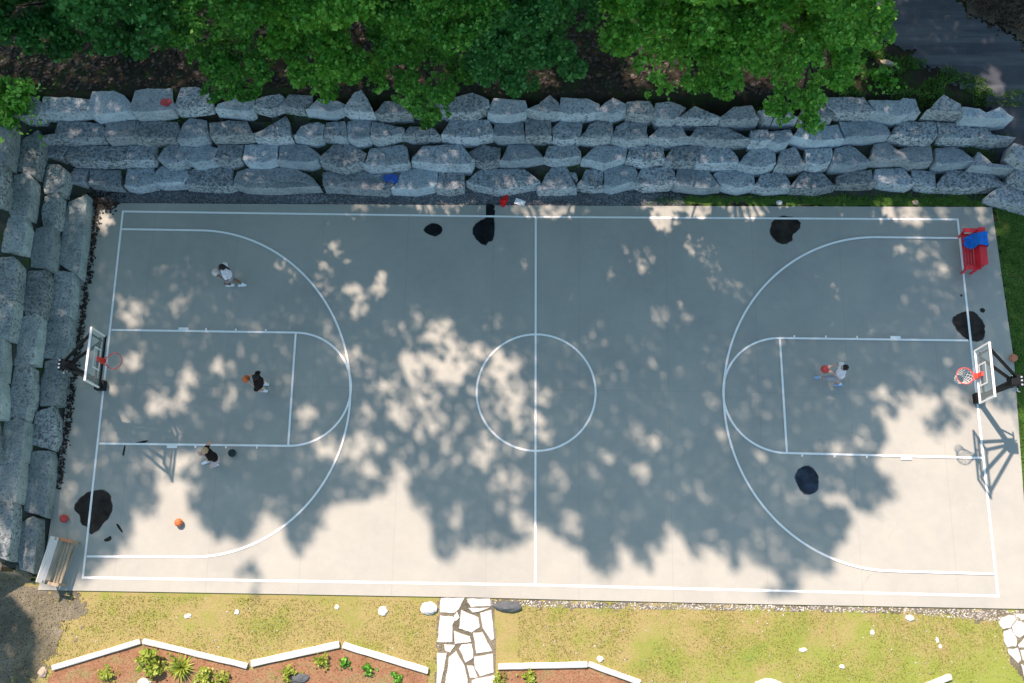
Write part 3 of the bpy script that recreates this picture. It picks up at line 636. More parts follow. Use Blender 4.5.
for P in [[(82,72),(180,70),(155,118),(140,133),(80,130)], [(190,74),(280,74),(282,105),(205,108),(190,90)], [(80,140),(145,150),(130,180),(130,250),(68,248)], [(165,120),(235,150),(240,190),(205,210),(155,195)], [(240,130),(285,120),(298,235),(285,245),(250,190)], [(135,203),(200,225),(205,248),(140,255)], [(212,212),(250,208),(290,285),(225,295)], [(95,257),(140,260),(120,290),(100,285)], [(165,258),(208,254),(213,310),(182,332),(155,275)], [(68,292),(108,290),(100,330),(80,430),(66,430)], [(145,284),(178,342),(192,395),(185,450),(95,450),(115,310)], [(217,307),(292,294),(295,370),(240,386),(217,350)], [(187,342),(213,342),(230,388),(200,395)], [(192,112),(280,110),(240,126),(210,130)], [(148,124),(158,150),(142,165),(135,142)], [(205,400),(300,380),(300,460),(200,460)]]:
    flag(W2(Z(P, 420, 580, 4)))
for P in [[(865,270),(885,235),(930,218),(970,225),(975,250),(940,300),(895,308)], [(900,320),(945,305),(985,370),(975,415),(925,420),(900,380)], [(950,290),(985,255),(1040,270),(1040,330),(1000,365),(965,340)], [(925,430),(988,425),(1008,500),(990,520),(930,460)], [(992,405),(1024,362),(1080,380),(1080,418),(995,422)], [(965,213),(1080,210),(1080,250),(1010,250)], [(1002,440),(1080,432),(1080,540),(1020,500)], [(1005,520),(1080,560),(1080,680),(1050,680)]]:
    flag(W2(Z(P, 860, 580, 6.244)))
tag(FS.build('path', 'flag'), kind='structure')
# ------------------------------------------------------------------ hoops
def hoop(sx, label, net, padcol):
    # local +x points to the court centre
    rt = empty('basketball_hoop', (sx*13.44-(.07 if sx < 0 else 0), .08 if sx < 0 else -.05, 0), 0 if sx < 0 else math.pi, label, 'basketball hoop', 'basketball hoops')
    my = -1 if sx > 0 else 1       # keep asymmetric details on the same world side
    MB().box((.03 if sx < 0 else 0, -.08 if sx < 0 else 0, .13), (.30, .30, .26), bev=.02).build('base_cover', 'black', rt)
    MB().box((0, 0, 1.30), (.13, .13, 2.10), bev=.012).build('pole', 'black', rt)
    h = MB().box((0, 0, 2.42), (.22, .26, .34), bev=.015).box((-.12, 0, 2.55), (.16, .34, .05), bev=.01).box((-.1, 0, 2.3), (.2, .30, .04), bev=.01)
    hub = h.build('hinge_bracket', 'black', rt)
    for y in (-.15, .15):
        for z in (2.50, 2.36): MB().tube([(-.02, y-.03, z), (-.02, y+.03, z)], .025, 8).build('bolt', 'galv', hub)
    for y in (-.10, 0.0, .12): MB().box((-.17, y, 2.585), (.05, .05, .03), bev=.006).build('bolt', 'galv', hub)
    # height crank behind the pole
    cr = MB().beam((-.10, 0, 2.50), (-.34, .02, 1.85), .05, .05).beam((-.34, .02, 1.88), (-.05, 0, 1.55), .04, .04)
    cr.build('height_crank', 'black', rt)
    MB().tube([(-.30, -.14, 1.95), (-.32, .16, 1.93)], .022, 8).tube([(-.32, .16, 1.93), (-.42, .17, 1.86)], .016, 8).build('crank_handle', 'galv', rt)
    BX = 1.20
    for y in (-1, 1):
        MB().beam((-.02, y*.12, 2.56), (BX-.05, y*.62, 3.72), .05, .09, .006).build('upper_arm', 'black', rt)
        MB().beam((.02, y*.09, 2.32), (BX-.05, y*.50, 3.12), .055, .10, .006).build('lower_arm', 'black', rt)
    cb = MB()
    for z in (3.12, 3.72): cb.beam((BX-.04, -.66, z), (BX-.04, .66, z), .045, .045)
    for y in (-.60, .60): cb.beam((BX-.042, y, 3.0), (BX-.042, y, 3.86), .04, .04)
    cb.build('support_frame', 'black', rt)
    # board
    z0, z1, hw = 2.93, 3.90, .76
    bd = MB().box((BX+.012, 0, (z0+z1)/2), (.012, hw*2-.06, z1-z0-.06)).build('backboard', 'glass', rt)
    fr = MB().box((BX+.012, 0, z1-.02), (.06, hw*2, .05), bev=.008)
    for y in (-1, 1): fr.box((BX+.012, y*(hw-.02), (z0+z1)/2), (.05, .05, z1-z0-.06), bev=.008)
    if padcol == 'white': fr.box((BX+.012, 0, z0+.012), (.056, hw*2, .045), bev=.008)
    fr.build('board_frame', 'white', bd)
    if padcol != 'white': MB().box((BX+.012, 0, z0+.005), (.075, hw*2+.02, .07), bev=.015).build('edge_pad', 'black', bd)
    sq = MB()
    for y in (-.285, .285): sq.box((BX+.021, y, 3.32), (.004, .045, .45))
    for z in (3.115, 3.525): sq.box((BX+.0225, 0, z), (.004, .61, .045))
    sq.build('target_square', 'white', bd)
    # rim
    rx = BX+.02+.15+.2286
    MB().tube([(rx+.2286*math.cos(a), .2286*math.sin(a), 3.05) for a in np.linspace(0, 2*math.pi, 41)[:-1]], .012, 8, closed=True).build('rim', 'rim', rt, True)
    br_ = MB().box((BX+.06, 0, 3.04), (.09, .15, .16), bev=.01).box((BX+.13, 0, 3.046), (.10, .12, .014), bev=.004)
    for y in (-1, 1): br_.tube([(BX+.08, y*.07, 3.0), (rx-.13, y*.17, 3.04)], .012, 6)
    br_.box((BX+.05, 0, 3.24), (.055, .12, .24), bev=.008)
    br_.build('rim_bracket', 'rim', rt)
    if net:
        nm = MB(); n = 12
        def ringp(k, i):
            z = 3.04-.42*k/5; rr = [.222, .20, .165, .14, .125, .13][k]; a = 2*math.pi*(i+.5*(k % 2))/n
            return (rx+rr*math.cos(a), rr*math.sin(a), z)
        for k in range(5):
            for i in range(n):
                nm.tube([ringp(k, i), ringp(k+1, i)], .0065, 4, cap=False)
                nm.tube([ringp(k, i), ringp(k+1, i-1 if k % 2 == 0 else i+1)], .0065, 4, cap=False)
        nm.build('net', 'net', rt)
    return rt
hoop(-1, 'left basketball hoop on a black pole, bare red rim without a net, white-topped clear backboard', False, 'black')
hoop(1, 'right basketball hoop with white net and white-framed clear backboard on black arms', True, 'white')
# ------------------------------------------------------------------ benches
def red_bench():
    a = at(968, 236, 0); b = at(972, 277, 0)
    g0 = at(966, 237.5, 0); g1 = at(969.5, 277.5, 0)
    c = (g0+g1)/2; yaw = math.atan2((g0-g1).y, (g0-g1).x)-math.pi/2
    rt = empty('bench', (c.x-.13, c.y+.06, 0), yaw, 'red slatted bench at the top right corner of the court, under a blue jacket', 'bench')
    L = 1.22
    s = MB()
    for i in range(4): s.box((-.16+.085*i, 0, .42), (.068, L-.08, .028), bev=.005)
    s.box((-.03, 0, .39), (.26, .05, .04))
    s.build('seat', 'redp', rt)
    s = MB(); R = Euler((0, math.radians(12), 0)).to_matrix()
    for i in range(4):
        s.box((.15+.022*i*1.0, 0, .50+.105*i), (.026, L-.10, .09), R, .005)
    s.box((.235, 0, .90), (.21, L, .035), Euler((0, math.radians(-10), 0)).to_matrix(), .006)
    s.build('backrest', 'redp', rt)
    for y in (-1, 1):
        MB().box((.01, y*L/2, .63), (.46, .13, .035), bev=.008).build('armrest', 'redp', rt)
        MB().beam((-.10, y*(L/2-.01), 0), (-.16, y*(L/2-.01), .615), .07, .045, .005).build('leg', 'redp', rt)
        MB().beam((.17, y*(L/2-.01), 0), (.23, y*(L/2-.01), .86), .07, .045, .005).build('leg', 'redp', rt)
        MB().beam((-.17, y*(L/2-.045), .36), (.24, y*(L/2-.045), .36), .04, .07, .004).build('rail', 'redp', rt)
    # blue jacket draped over backrest and seat
    V = []; n, m = 26, 20
    prof = [(-.18, .46), (-.12, .455), (-.05, .46), (.05, .47), (.085, .55), (.10, .75), (.11, .95), (.20, .965), (.32, .975), (.375, .94), (.385, .72)]
    cum = [0]
    for i in range(1, len(prof)): cum.append(cum[-1]+math.dist(prof[i], prof[i-1]))
    def P(t):
        t *= cum[-1]
        for i in range(1, len(prof)):
            if t <= cum[i] or i == len(prof)-1:
                k = (t-cum[i-1])/(cum[i]-cum[i-1]); return prof[i-1][0]+(prof[i][0]-prof[i-1][0])*k, prof[i-1][1]+(prof[i][1]-prof[i-1][1])*k
    for i in range(n):
        t = i/(n-1)
        wd = .15+.09*math.sin(t*3.1)+.04*math.sin(t*9)
        for j in range(m):
            q = j/(m-1)*2-1; x, z = P(min(1, max(0, t+.03*math.sin(q*5)+.05*abs(q))))
            y = .24+q*wd+.03*math.sin(t*7); f = noise.noise(Vector((t*6, q*3, 4)))*.035
            V.append((x-f*.5, y, z+.012+abs(f)))
    Fc = [(i*m+j, (i+1)*m+j, (i+1)*m+j+1, i*m+j+1) for i in range(n-1) for j in range(m-1)]
    o = new_obj('jacket', V, Fc, 'blue', None, True); md = o.modifiers.new('s', 'SOLIDIFY'); md.thickness = .015; md.offset = 1
    o.matrix_world = Matrix.Translation(rt.location) @ Matrix.Rotation(yaw, 4, 'Z')
    tag(o, 'blue jacket draped over the back of the red bench', 'jacket')
red_bench()
def wood_bench():
    g0 = at(68, 546, 0); g1 = at(55, 587, 0); c = (g0+g1)/2; yaw = math.atan2((g0-g1).y, (g0-g1).x)-math.pi/2
    rt = empty('bench', (c.x+.20, c.y+.10, 0), yaw, 'weathered wooden bench with a wide grey backrest at the lower left corner of the court', 'bench')
    L = 1.34; s = MB()
    for i in range(4): s.box((-.17+.100*i, 0, .43), (.072, L-.06, .035), bev=.006)
    s.build('seat', 'wood_t', rt)
    R = Euler((0, math.radians(-40), 0)).to_matrix()
    MB().box((-.285, 0, .80), (.035, L, .25), R, .006).build('backrest', 'wood_g', rt)
    for y, mt in ((1, 'wood_lit'), (-1, 'wood_t')):
        MB().box((-.03, y*(L/2-.03), .60), (.42, .09, .035), bev=.006).build('armrest', mt, rt)
        MB().beam((.13, y*(L/2-.05), 0), (.13, y*(L/2-.05), .585), .05, .08, .005).build('leg', 'wood_t', rt)
        MB().beam((-.18, y*(L/2-.05), 0), (-.26, y*(L/2-.05), .80), .05, .08, .005).build('leg', 'wood_t', rt)
    MB().beam((.10, L/2-.1, .12), (.10, -L/2+.1, .36), .03, .06, .004).build('brace', 'wood_t', rt)
wood_bench()
# ------------------------------------------------------------------ balls
def ball(u, v, z, mat, label, r=.121, cat='ball', group='basketballs'):
    p = at(u, v, z); o = MB().ell((0, 0, 0), (r, r, r), seg=28, rings=18).build('basketball', mat, smooth=True)
    o.location = p; o.rotation_euler = (random.random()*3, random.random()*3, random.random()*3); tag(o, label, cat, group); return o
ball(178.5, 522.5, .124, 'ball_o', 'orange basketball lying on the sunlit part of the court near the lower left')
ball(64, 518.5, .124, 'ball_r', 'red ball lying left of the baseline above the wooden bench')
ball(232, 453, .124, 'ball_k', 'black basketball on the court beside the player in the black top')
ball(1013.5, 358, GZ+.15, 'ball_c', 'brick-coloured basketball on the grass behind the right hoop')
b1 = ball(215.8, 272.5, 1.12, 'ball_w', 'pale ball held by the player in the white shirt near the top left')
b2 = ball(246, 379, 1.02, 'ball_o', 'orange basketball in the hands of the player in dark clothes inside the left lane')
b3 = ball(824.8, 369.3, .85, 'ball_r', 'red basketball being dribbled by the player in the right lane')
# ------------------------------------------------------------------ people
def ik(a, b, l1, l2, hint):
    a, b = Vector(a), Vector(b); d = b-a; L = min(d.length, (l1+l2)*.995); x = d.normalized(); b = a+x*L
    k = (l1*l1-l2*l2+L*L)/(2*L); h = math.sqrt(max(0, l1*l1-k*k)); n = hint-x*hint.dot(x); n.normalize()
    return a+x*k+n*h, b
def remesh(mb, name, mat, parent, vox):
    o = mb.build(name, mat, None, True); md = o.modifiers.new('r', 'REMESH'); md.mode = 'VOXEL'; md.voxel_size = vox
    m2 = o.modifiers.new('s', 'SMOOTH'); m2.factor = .5; m2.iterations = 4
    dg = bpy.context.evaluated_depsgraph_get(); me = bpy.data.meshes.new_from_object(o.evaluated_get(dg)); o.modifiers.clear()
    old = o.data; o.data = me; bpy.data.meshes.remove(old); me.name = name
    me.polygons.foreach_set('use_smooth', [True]*len(me.polygons)); o.parent = parent
    return o
def cone(mb, a, b, r0, r1, n=12):
    a, b = Vector(a), Vector(b); N = 5
    mb.tube([a.lerp(b, i/N) for i in range(N+1)], [r0+(r1-r0)*i/N for i in range(N+1)], n)
    mb.ell(a, (r0, r0, r0), seg=12, rings=8); mb.ell(b, (r1, r1, r1), seg=12, rings=8)
def person(label, face, feet, pelvis, head, hands, skin, hair, shirt, shorts, shoe, sleeve=.55, hairlong=False, shorts_to=.8):
    f = Vector((math.cos(face), math.sin(face), 0)); lf = Vector((-f.y, f.x, 0)); up = Vector((0, 0, 1))
    fr, fl = [at(*q) for q in feet]; pv = at(*pelvis); hd = at(*head)
    base = Vector(((fr.x+fl.x)/2, (fr.y+fl.y)/2, 0))
    rt = empty('person', base, 0, label, 'person', 'people playing on the court')
    T = lambda p: Vector(p)-base
    fr, fl, pv, hd = T(fr), T(fl), T(pv), T(hd)
    sp = (hd-pv); spn = sp.normalized(); sc = 1.0
    neck = pv+sp*.74; chest = pv+sp*.56; waist = pv+sp*.22
    hnd = [T(at(*q)) if len(q) == 3 and not isinstance(q, Vector) else T(q) for q in hands]
    body = MB(); ls = lf*1.0
    for p, rx_, ry_, rz_ in ((pv, .10, .155, .11), (waist, .092, .135, .12), (chest, .105, .165, .15), (pv+sp*.64, .085, .15, .09)):
        R = Matrix((f, lf, up)).transposed(); body.ell(p, (rx_, ry_, rz_), R, 16, 10)
    cone(body, neck-spn*.04, neck+spn*.09, .055, .05)
    R = Matrix((f, lf, up)).transposed()
    body.ell(hd, (.098, .078, .118), R, 20, 14); body.ell(hd+f*.025-up*.06, (.070, .058, .060), R, 14, 10)
    body.ell(hd+f*.105-up*.008, (.018, .013, .022), R, 8, 6)                       # nose
    body.ell(hd+f*.092-up*.052, (.012, .024, .008), R, 8, 6)                      # mouth
    for s in (-1, 1): body.ell(hd+lf*s*.080-up*.005-f*.005, (.018, .010, .032), R, 8, 6)   # ears
    arms = []
    for s, h in ((-1, hnd[0]), (1, hnd[1])):
        sh = pv+sp*.655+lf*s*.175; el, wr = ik(sh, h, .28, .25, -up*1.0-f*.6+lf*s*.6)
        cone(body, pv+sp*.66+lf*s*.09, sh, .065, .055); cone(body, sh, el, .050, .038); cone(body, el, wr, .038, .025)
        d = (wr-el).normalized(); side = d.cross(up); side = side.normalized() if side.length > .1 else lf
        nrm = side.cross(d).normalized(); pa = wr+d*.055
        body.ell(pa, (.050, .040, .017), Matrix((d, side, nrm)).transposed(), 14, 8)
        for k, (off, ln) in enumerate(((-.030, .062), (-.010, .074), (.011, .070), (.031, .052))):
            b0 = wr+d*.092+side*off; b1_ = b0+d*ln*.5-nrm*.008+side*off*.15; b2_ = b1_+d*ln*.42-nrm*.026
            cone(body, b0-d*.02, b1_, .0098, .0092, 8); cone(body, b1_, b2_, .0092, .0082, 8)
        t0 = wr+d*.035-side*s*.030; cone(body, t0, t0+d*.035-side*s*.028, .012, .010, 8); cone(body, t0+d*.035-side*s*.028, t0+d*.062-side*s*.026-nrm*.012, .010, .0088, 8)
        arms.append((sh, el, wr))
    legs = []
    for s, ft in ((-1, fr), (1, fl)):
        hp = pv+lf*s*.085-up*.02; kn, an = ik(hp, ft+up*.0, .43, .41, f*1.0+lf*s*.25)
        cone(body, hp, kn, .085, .056); cone(body, kn, kn.lerp(an, .35), .056, .058); cone(body, kn.lerp(an, .3), an, .058, .038)
        cone(body, an, an+f*.12-up*.045, .038, .030)
        legs.append((hp, kn, an))
    remesh(body, 'body', skin, rt, .0085)
    top = MB()
    for p, a_, b_, c_ in ((waist-sp*.08, .118, .158, .10), (waist, .112, .152, .13), (chest, .122, .180, .16), (pv+sp*.63, .10, .17, .10)): top.ell(p, (a_, b_, c_), R, 18, 12)
    for sh, el, wr in arms:
        cone(top, pv+sp*.64, sh, .085, .070); cone(top, sh, sh.lerp(el, sleeve), .072, .062)
    remesh(top, 'shirt', shirt, rt, .014)
    sho = MB(); sho.ell(pv-up*.02, (.118, .168, .12), R, 18, 12)
    for hp, kn, an in legs: cone(sho, hp, hp.lerp(kn, shorts_to), .105, .082)
    remesh(sho, 'shorts', shorts, rt, .014)
    for hp, kn, an in legs:
        m = MB(); c_ = Vector((an.x, an.y, 0))+f*.06
        z = max(0, an.z-.085)
        m.ell(c_+up*(z+.045), (.145, .050, .045), R, 18, 10); m.ell(c_-f*.05+up*(z+.075), (.07, .047, .06), R, 14, 8)
        m.box(c_+up*(z+.014), (.27, .085, .026), R, .01)
        remesh(m, 'shoe', shoe, rt, .010)
        sk = MB(); cone(sk, an-up*.01, an.lerp(kn, .22), .042, .046); sk.build('sock', 'shoe_w', rt, True)
    hm = MB(); hm.ell(hd+up*.026-f*.018, (.103, .090, .108), R, 22, 16); hm.ell(hd-f*.05-up*.01, (.075, .082, .09), R, 16, 10)
    if hairlong:
        hm.ell(hd-f*.105+up*.03, (.045, .045, .045), R); cone(hm, hd-f*.11+up*.02, hd-f*.19+lf*.02-up*.22, .038, .020)
    remesh(hm, 'hair', hair, rt, .012)
    for s in (-1, 1): MB().ell(hd+f*.0905+lf*s*.030+up*.012, (.010, .013, .009), R, 10, 8).build('eye', 'eye', rt, True)
    return rt
def beside(bo, dx, dy, dz): return Vector((bo.location.x+dx, bo.location.y+dy, bo.location.z+dz))
pi = math.pi
person('ponytailed player in a white shirt holding the pale ball near the top left', pi*1.03, ((243.5, 284.5, .09), (231.5, 284.5, .09)), (229.5, 275.5, .86), (221.5, 267, 1.56),
       (beside(b1, .14, .12, .0), beside(b1, .14, -.12, .0)), 'skin_d', 'hair', 'white_cloth', 'grey_cloth', 'shoe_w', .55, True, .55)
person('player in dark clothes and white shoes with an orange ball inside the left lane', pi*1.0, ((266.0, 384.0, .09), (265.0, 390.5, .09)), (259.8, 382.5, .84), (254.8, 377.2, 1.48),
       (beside(b2, .14, .11, .0), beside(b2, .14, -.11, .02)), 'skin_l', 'hair', 'black_cloth', 'black_cloth', 'shoe_w', .9, False, .9)
person('player in a black top and pale shorts, one arm raised, at the left lane line', pi*1.12, ((207, 461.5, .09), (216, 464.5, .09)), (215.5, 458.0, .84), (204.2, 450.5, 1.40),
       ((208.5, 443.2, 1.60), (203, 455, 1.05)), 'skin_l', 'hair_l', 'black_cloth', 'pink_cloth', 'shoe_w', .35, False, .75)
person('player in a white shirt crouching over a red ball in the right lane', pi*1.0, ((841, 384.5, .09), (821, 377, .09)), (838.5, 374.5, .80), (844.5, 367.6, 1.40),
       (beside(b3, .20, .08, .10), beside(b3, .22, -.12, .06)), 'skin_l', 'hair', 'white_cloth', 'grey_cloth', 'shoe_b', .6, False, .9)
# ------------------------------------------------------------------ small things
g = at(504, 200, GZ+.1)
blob('rag', (g.x, g.y, GZ+.07), .13, .20, .08, 'redcloth', 'crumpled red rag on the gravel at the top edge of the court', 'rag', rot=-.3, am=.5, seed=4)
g = at(520, 202.5, GZ+.05); pp = MB().box((0, 0, 0), (.34, .20, .012), Euler((.05, .04, -.35)).to_matrix(), .003).build('paper', 'paper'); pp.location = (g.x, g.y, GZ+.06); tag(pp, 'white sheet of paper on the gravel beside the red rag', 'paper')
def rock(u, v, rx, ry, rz, mat, label, z=GZ, rot=0, seed=1): g = at(u, v, z); return blob('rock', (g.x, g.y, Hs(g.x, g.y)+rz*.35), rx, ry, rz, mat, label, 'rock', rot=rot, am=.22, seed=seed)
rock(779, 203, .10, .09, .07, 'rock_w', 'small white rock above the court beside the notched wet patch', seed=2)
rock(915, 203, .11, .09, .07, 'rock_t', 'small tan rock above the sunlit top right of the court', seed=3)
rock(43, 672, .15, .14, .09, 'rock_t', 'round tan rock at the left end of the timber edging', seed=4)
rock(188, 616, .11, .07, .05, 'rock_w', 'small white rock on the lawn below the left half of the court, leftmost of four', seed=5)
rock(237, 612, .07, .08, .05, 'rock_w', 'tiny white rock on the lawn, second from the left', seed=6)
rock(337, 607, .07, .07, .05, 'rock_w', 'tiny white rock close to the court edge, third from the left', seed=7)
rock(383, 611, .14, .14, .08, 'rock_w', 'pointed white rock on the lawn left of the flagstone path', rot=.6, seed=8)
rock(429, 608, .24, .19, .14, 'rock_w', 'large white rock touching the left side of the flagstone path', seed=9)
rock(508, 606.5, .42, .16, .14, 'rock_d', 'flat dark grey rock right of the flagstone path at the court edge', seed=10)
rock(600, 659, .10, .09, .07, 'rock_w', 'small white rock above the bend of the right timber edging', seed=11)
rock(768, 683, .38, .12, .10, 'rock_w', 'wide white rock at the bottom of the lawn', seed=12)
rock(803, 650, .12, .06, .05, 'rock_w', 'thin white rock in the middle of the right lawn', seed=13)
rock(842, 666.5, .08, .06, .05, 'rock_w', 'tiny white rock near the bottom of the right lawn', seed=14)
rock(872, 632.5, .06, .09, .05, 'rock_w', 'small upright white rock on the reddish part of the right lawn', seed=15)
rock(909.5, 618, .12, .10, .06, 'rock_w', 'white rock just below the court edge on the right', seed=16)
rock(937, 640, .05, .08, .04, 'rock_w', 'upper of two tiny white rocks left of the right flagstones', seed=17)
rock(940, 646.5, .05, .07, .04, 'rock_w', 'lower of two tiny white rocks left of the right flagstones', seed=18)
rock(300, 678, .28, .14, .10, 'rock_d', 'flat grey rock in the left planting bed', seed=19)
rock(145, 682, .2, .12, .10, 'rock_w', 'pale rock at the foot of the yellow-green plant', seed=20)
rock(888, 63, .24, .11, .09, 'rock_t', 'long tan rock beside the driveway above the small shrub', z=2.0, rot=-.3, seed=21)
def log(a, b, w, label, seed=0):
    p, q = at(a[0], a[1], 0.05), at(b[0], b[1], 0.05); d = (q-p); L = d.length; yaw = math.atan2(d.y, d.x)
    bm = bmesh.new(); n = max(8, int(L/.12)); V = []; Fc = []
    pr = [(-.5, -.5), (-.5, .32), (-.32, .5), (.32, .5), (.5, .32), (.5, -.5)]
    for i in range(n+1):
        x = L*(i/n-.5)
        for k, (y, z) in enumerate(pr):
            j = noise.noise(Vector((x*2+seed*9, y*3, z*3)))*.014; V.append((x+(random.uniform(-.015, .015) if i in (0, n) else 0), y*w+j, z*.13+j))
    m = len(pr)
    for i in range(n):
        for k in range(m): Fc.append((i*m+k, i*m+(k+1) % m, (i+1)*m+(k+1) % m, (i+1)*m+k))
    Fc.append(tuple(range(m))); Fc.append(tuple(n*m+k for k in reversed(range(m)))); bm.free()
    o = new_obj('edging_timber', V, Fc, 'timber'); c = (p+q)/2; o.location = (c.x, c.y, GZ+.075); o.rotation_euler = (0, 0, yaw)
    tag(o, label, 'edging timber', 'pale timbers edging the planting beds')
log((52, 668), (140, 641.5), .15, 'sun-bleached edging timber rising to the right at the far left of the left bed', 1)
log((143, 641), (247, 666), .15, 'long pale edging timber sloping down behind the spiky plant', 2)
log((251, 663.5), (339, 644.5), .19, 'thick pale edging timber, third from the left, rising to the right', 3)
log((343, 645), (428, 671), .18, 'pale edging timber ending at the flagstone path on its left side', 4)
log((498, 666.5), (587, 664.5), .17, 'level pale edging timber starting right of the flagstone path', 5)
log((589, 664), (640, 682.5), .15, 'short pale edging timber sloping down at the right bed', 6)
log((922, 688), (951, 676.5), .17, 'pale timber end poking into the bottom of the right lawn', 7)
LIT = [(0, 575), (52, 590), (75, 590), (102, 567), (117, 553), (131, 535), (137, 521), (155, 515), (158, 497), (155, 485), (170, 482), (187, 485), (199, 488), (196, 497), (184, 500), (187, 512), (199, 518), (202, 532), (211, 538), (217, 546), (228, 535), (234, 544), (246, 547), (249, 544), (260, 512), (275, 523), (285, 526), (287, 556), (301, 556), (313, 538), (322, 526), (328, 509), (351, 506), (362, 500), (385, 495), (398, 470), (403, 466), (408, 473), (406, 490), (412, 511), (426, 511), (432, 538), (432, 552), (448, 570), (453, 552), (467, 549), (479, 551), (500, 552), (520, 546), (535, 526), (546, 535), (561, 538), (582, 558), (602, 582), (617, 570), (617, 552), (611, 541), (623, 546), (634, 564), (649, 573), (649, 555), (664, 549), (664, 526), (678, 535), (696, 564), (700, 552), (712, 549), (728, 558), (731, 576), (740, 573), (742, 555), (757, 567), (775, 576), (781, 599), (798, 593), (798, 576), (804, 573), (827, 579), (833, 564), (842, 543), (851, 526), (845, 508), (830, 508), (816, 497), (830, 497), (845, 497), (857, 511), (874, 517), (883, 502), (898, 500), (892, 485), (874, 467), (883, 447), (886, 423), (894, 409), (913, 412), (926, 432), (933, 439), (952, 429), (965, 419), (971, 410), (987, 403), (1007, 412), (1090, 412), (1090, 760), (40, 760), (32, 683), (38, 645), (30, 625), (15, 605), (0, 595)]
SPOTS = [(360,306,8,7,.7),(416,318,4,4,.8),(381,322,9,3,.4),(409,334,3,3,.5),(442,331,9,10,.95),(428,337,8,6,.7),(450,363,21,18,1),(412,366,13,17,1),(387,386,8,7,.8),(422,398,16,14,.8),(399,415,9,14,.9),(477,351,14,7,.7),(506,366,17,12,1),(500,378,12,10,.7),(515,393,14,10,.6),(504,405,10,12,.8),(527,390,8,8,.6),(363,419,8,13,.8),(350,353,9,7,.7),(362,367,10,8,.45),(373,384,10,7,.35),(524,417,14,9,.65),(461,421,5,8,.7),(430,423,14,9,.8),
(360,445,24,8,.9),(368,468,8,8,.9),(348,476,4,4,.5),(346,455,12,12,.8),(402,478,6,16,1),(445,443,5,8,.8),(426,455,5,5,.7),(455,459,4,8,.7),(483,453,9,12,.9),(506,482,18,14,.65),(526,486,5,8,.7),(516,505,6,8,.7),(520,521,9,9,.8),(500,505,4,7,.5),(457,515,5,12,.7),(440,464,6,5,.4),(516,449,10,6,.6),(495,432,6,8,.6),
(541,432,8,11,.65),(558,479,9,9,.65),(572,523,8,12,.9),(605,456,12,4,.6),(595,470,5,6,.7),(640,473,8,8,.7),(650,443,8,7,1),(636,432,4,7,.8),(661,435,3,6,.4),(681,470,6,6,.35),(690,488,7,6,.4),(622,371,5,7,.75),(546,397,8,8,.6),(716,404,6,5,.55),(723,435,7,7,.7),(740,416,5,6,.3),
(662,220,12,9,.45),(643,258,9,16,.6),(630,247,8,6,.4),(617,275,8,8,.35),(660,313,9,10,.35),(684,316,9,11,.30),(698,244,10,9,.32),(712,260,8,12,.28),(718,279,12,10,.38),(738,292,14,9,.30),(570,299,3,4,.4),
(890,208,5,8,.5),(918,215,22,11,.8),(986,214,8,8,.8),(950,209,8,4,.4),(900,249,5,5,.4),(923,249,8,8,.4),(937,268,10,12,.3),(818,276,4,4,.3),(836,290,6,6,.25),(831,398,4,6,.45),(882,394,6,8,.8),(907,399,9,8,.6),(925,405,14,10,1),(918,375,12,9,.3),(955,397,9,10,.8),(880,418,5,8,.7),(955,356,6,8,.3),(835,448,14,6,.45),(843,457,12,6,.55),(865,437,8,8,.5),(756,392,4,6,.35),(772,416,7,12,.3),(761,459,7,7,.5),(791,413,4,4,.3),(742,422,5,9,.4),
(780,485,8,6,.4),(795,497,10,8,.5),(704,494,9,6,.4),(750,499,5,6,.5),(747,520,5,6,.4),(856,458,8,8,.4),(766,537,8,9,.5),(780,555,8,10,.5),
(134,316,13,9,.7),(122,306,6,6,.4),(131,362,8,8,.75),(114,389,6,6,.6),(188,376,8,7,.8),(220,368,6,9,.85),(230,372,6,6,.5),(159,406,10,9,.9),(183,399,9,9,.9),(177,412,4,5,.4),(230,399,6,9,.9),(234,410,5,4,.4),(129,419,8,9,.6),(109,434,7,6,.5),(306,416,7,8,.8),(288,380,8,12,.3),(177,303,8,6,.35),(325,445,10,10,.9),(335,409,4,6,.4),(336,356,6,8,.6),(180,461,22,8,.9),(172,434,6,5,.5),(143,464,10,10,.58),(159,459,12,12,.5),(81,464,7,10,.4),(306,459,5,6,.3),(267,424,4,4,.25),(193,416,6,5,.3),(165,480,10,10,.9),(140,494,5,5,.7),(73,485,4,8,.4),(102,465,6,6,.3),(354,477,8,6,.5),(304,474,10,5,.3),
(333,247,8,8,.75),(349,260,6,6,.4),(324,267,4,3,.6),(333,274,4,4,.5),(352,286,7,7,.8),(364,295,10,9,.8),(382,284,8,9,.75),(361,310,8,6,.5),(323,289,8,7,.4),(316,276,5,4,.4),(293,276,8,8,.25),(281,264,5,4,.4),(328,330,8,6,.25),(501,248,7,6,.3),(524,266,5,8,.3),(105,222,8,8,.5),
(12,552,16,14,.8),(30,568,10,12,.7),(38,530,8,8,.6),(70,493,5,6,.5),(1001,228,8,10,.6),(1001,150,4,4,.3),(990,82,12,12,.95),(1008,98,6,6,.5),(905,150,9,5,.9),(912,168,8,5,.9),(887,192,8,6,.9),(1020,160,6,12,.8)]
NL = 8.5
DARK = [(249, 570, 8, 5), (257, 578, 5, 4), (255, 589, 3, 8), (772, 590, 6, 10), (240, 573, 4, 3)]
def on_ground(a, b):      # a sunny spot seen on the raised stones or the drive -> where its ray meets court level
    z = min(2.0, max(0, (197-b)/25*.5))
    if z <= 0: return a, b
    p = at(a, b, z)-SUN*z; return proj(p.x, p.y, 0)
SPOTS = [(*on_ground(a, b), ra, rb, s_) for a, b, ra, rb, s_ in SPOTS]
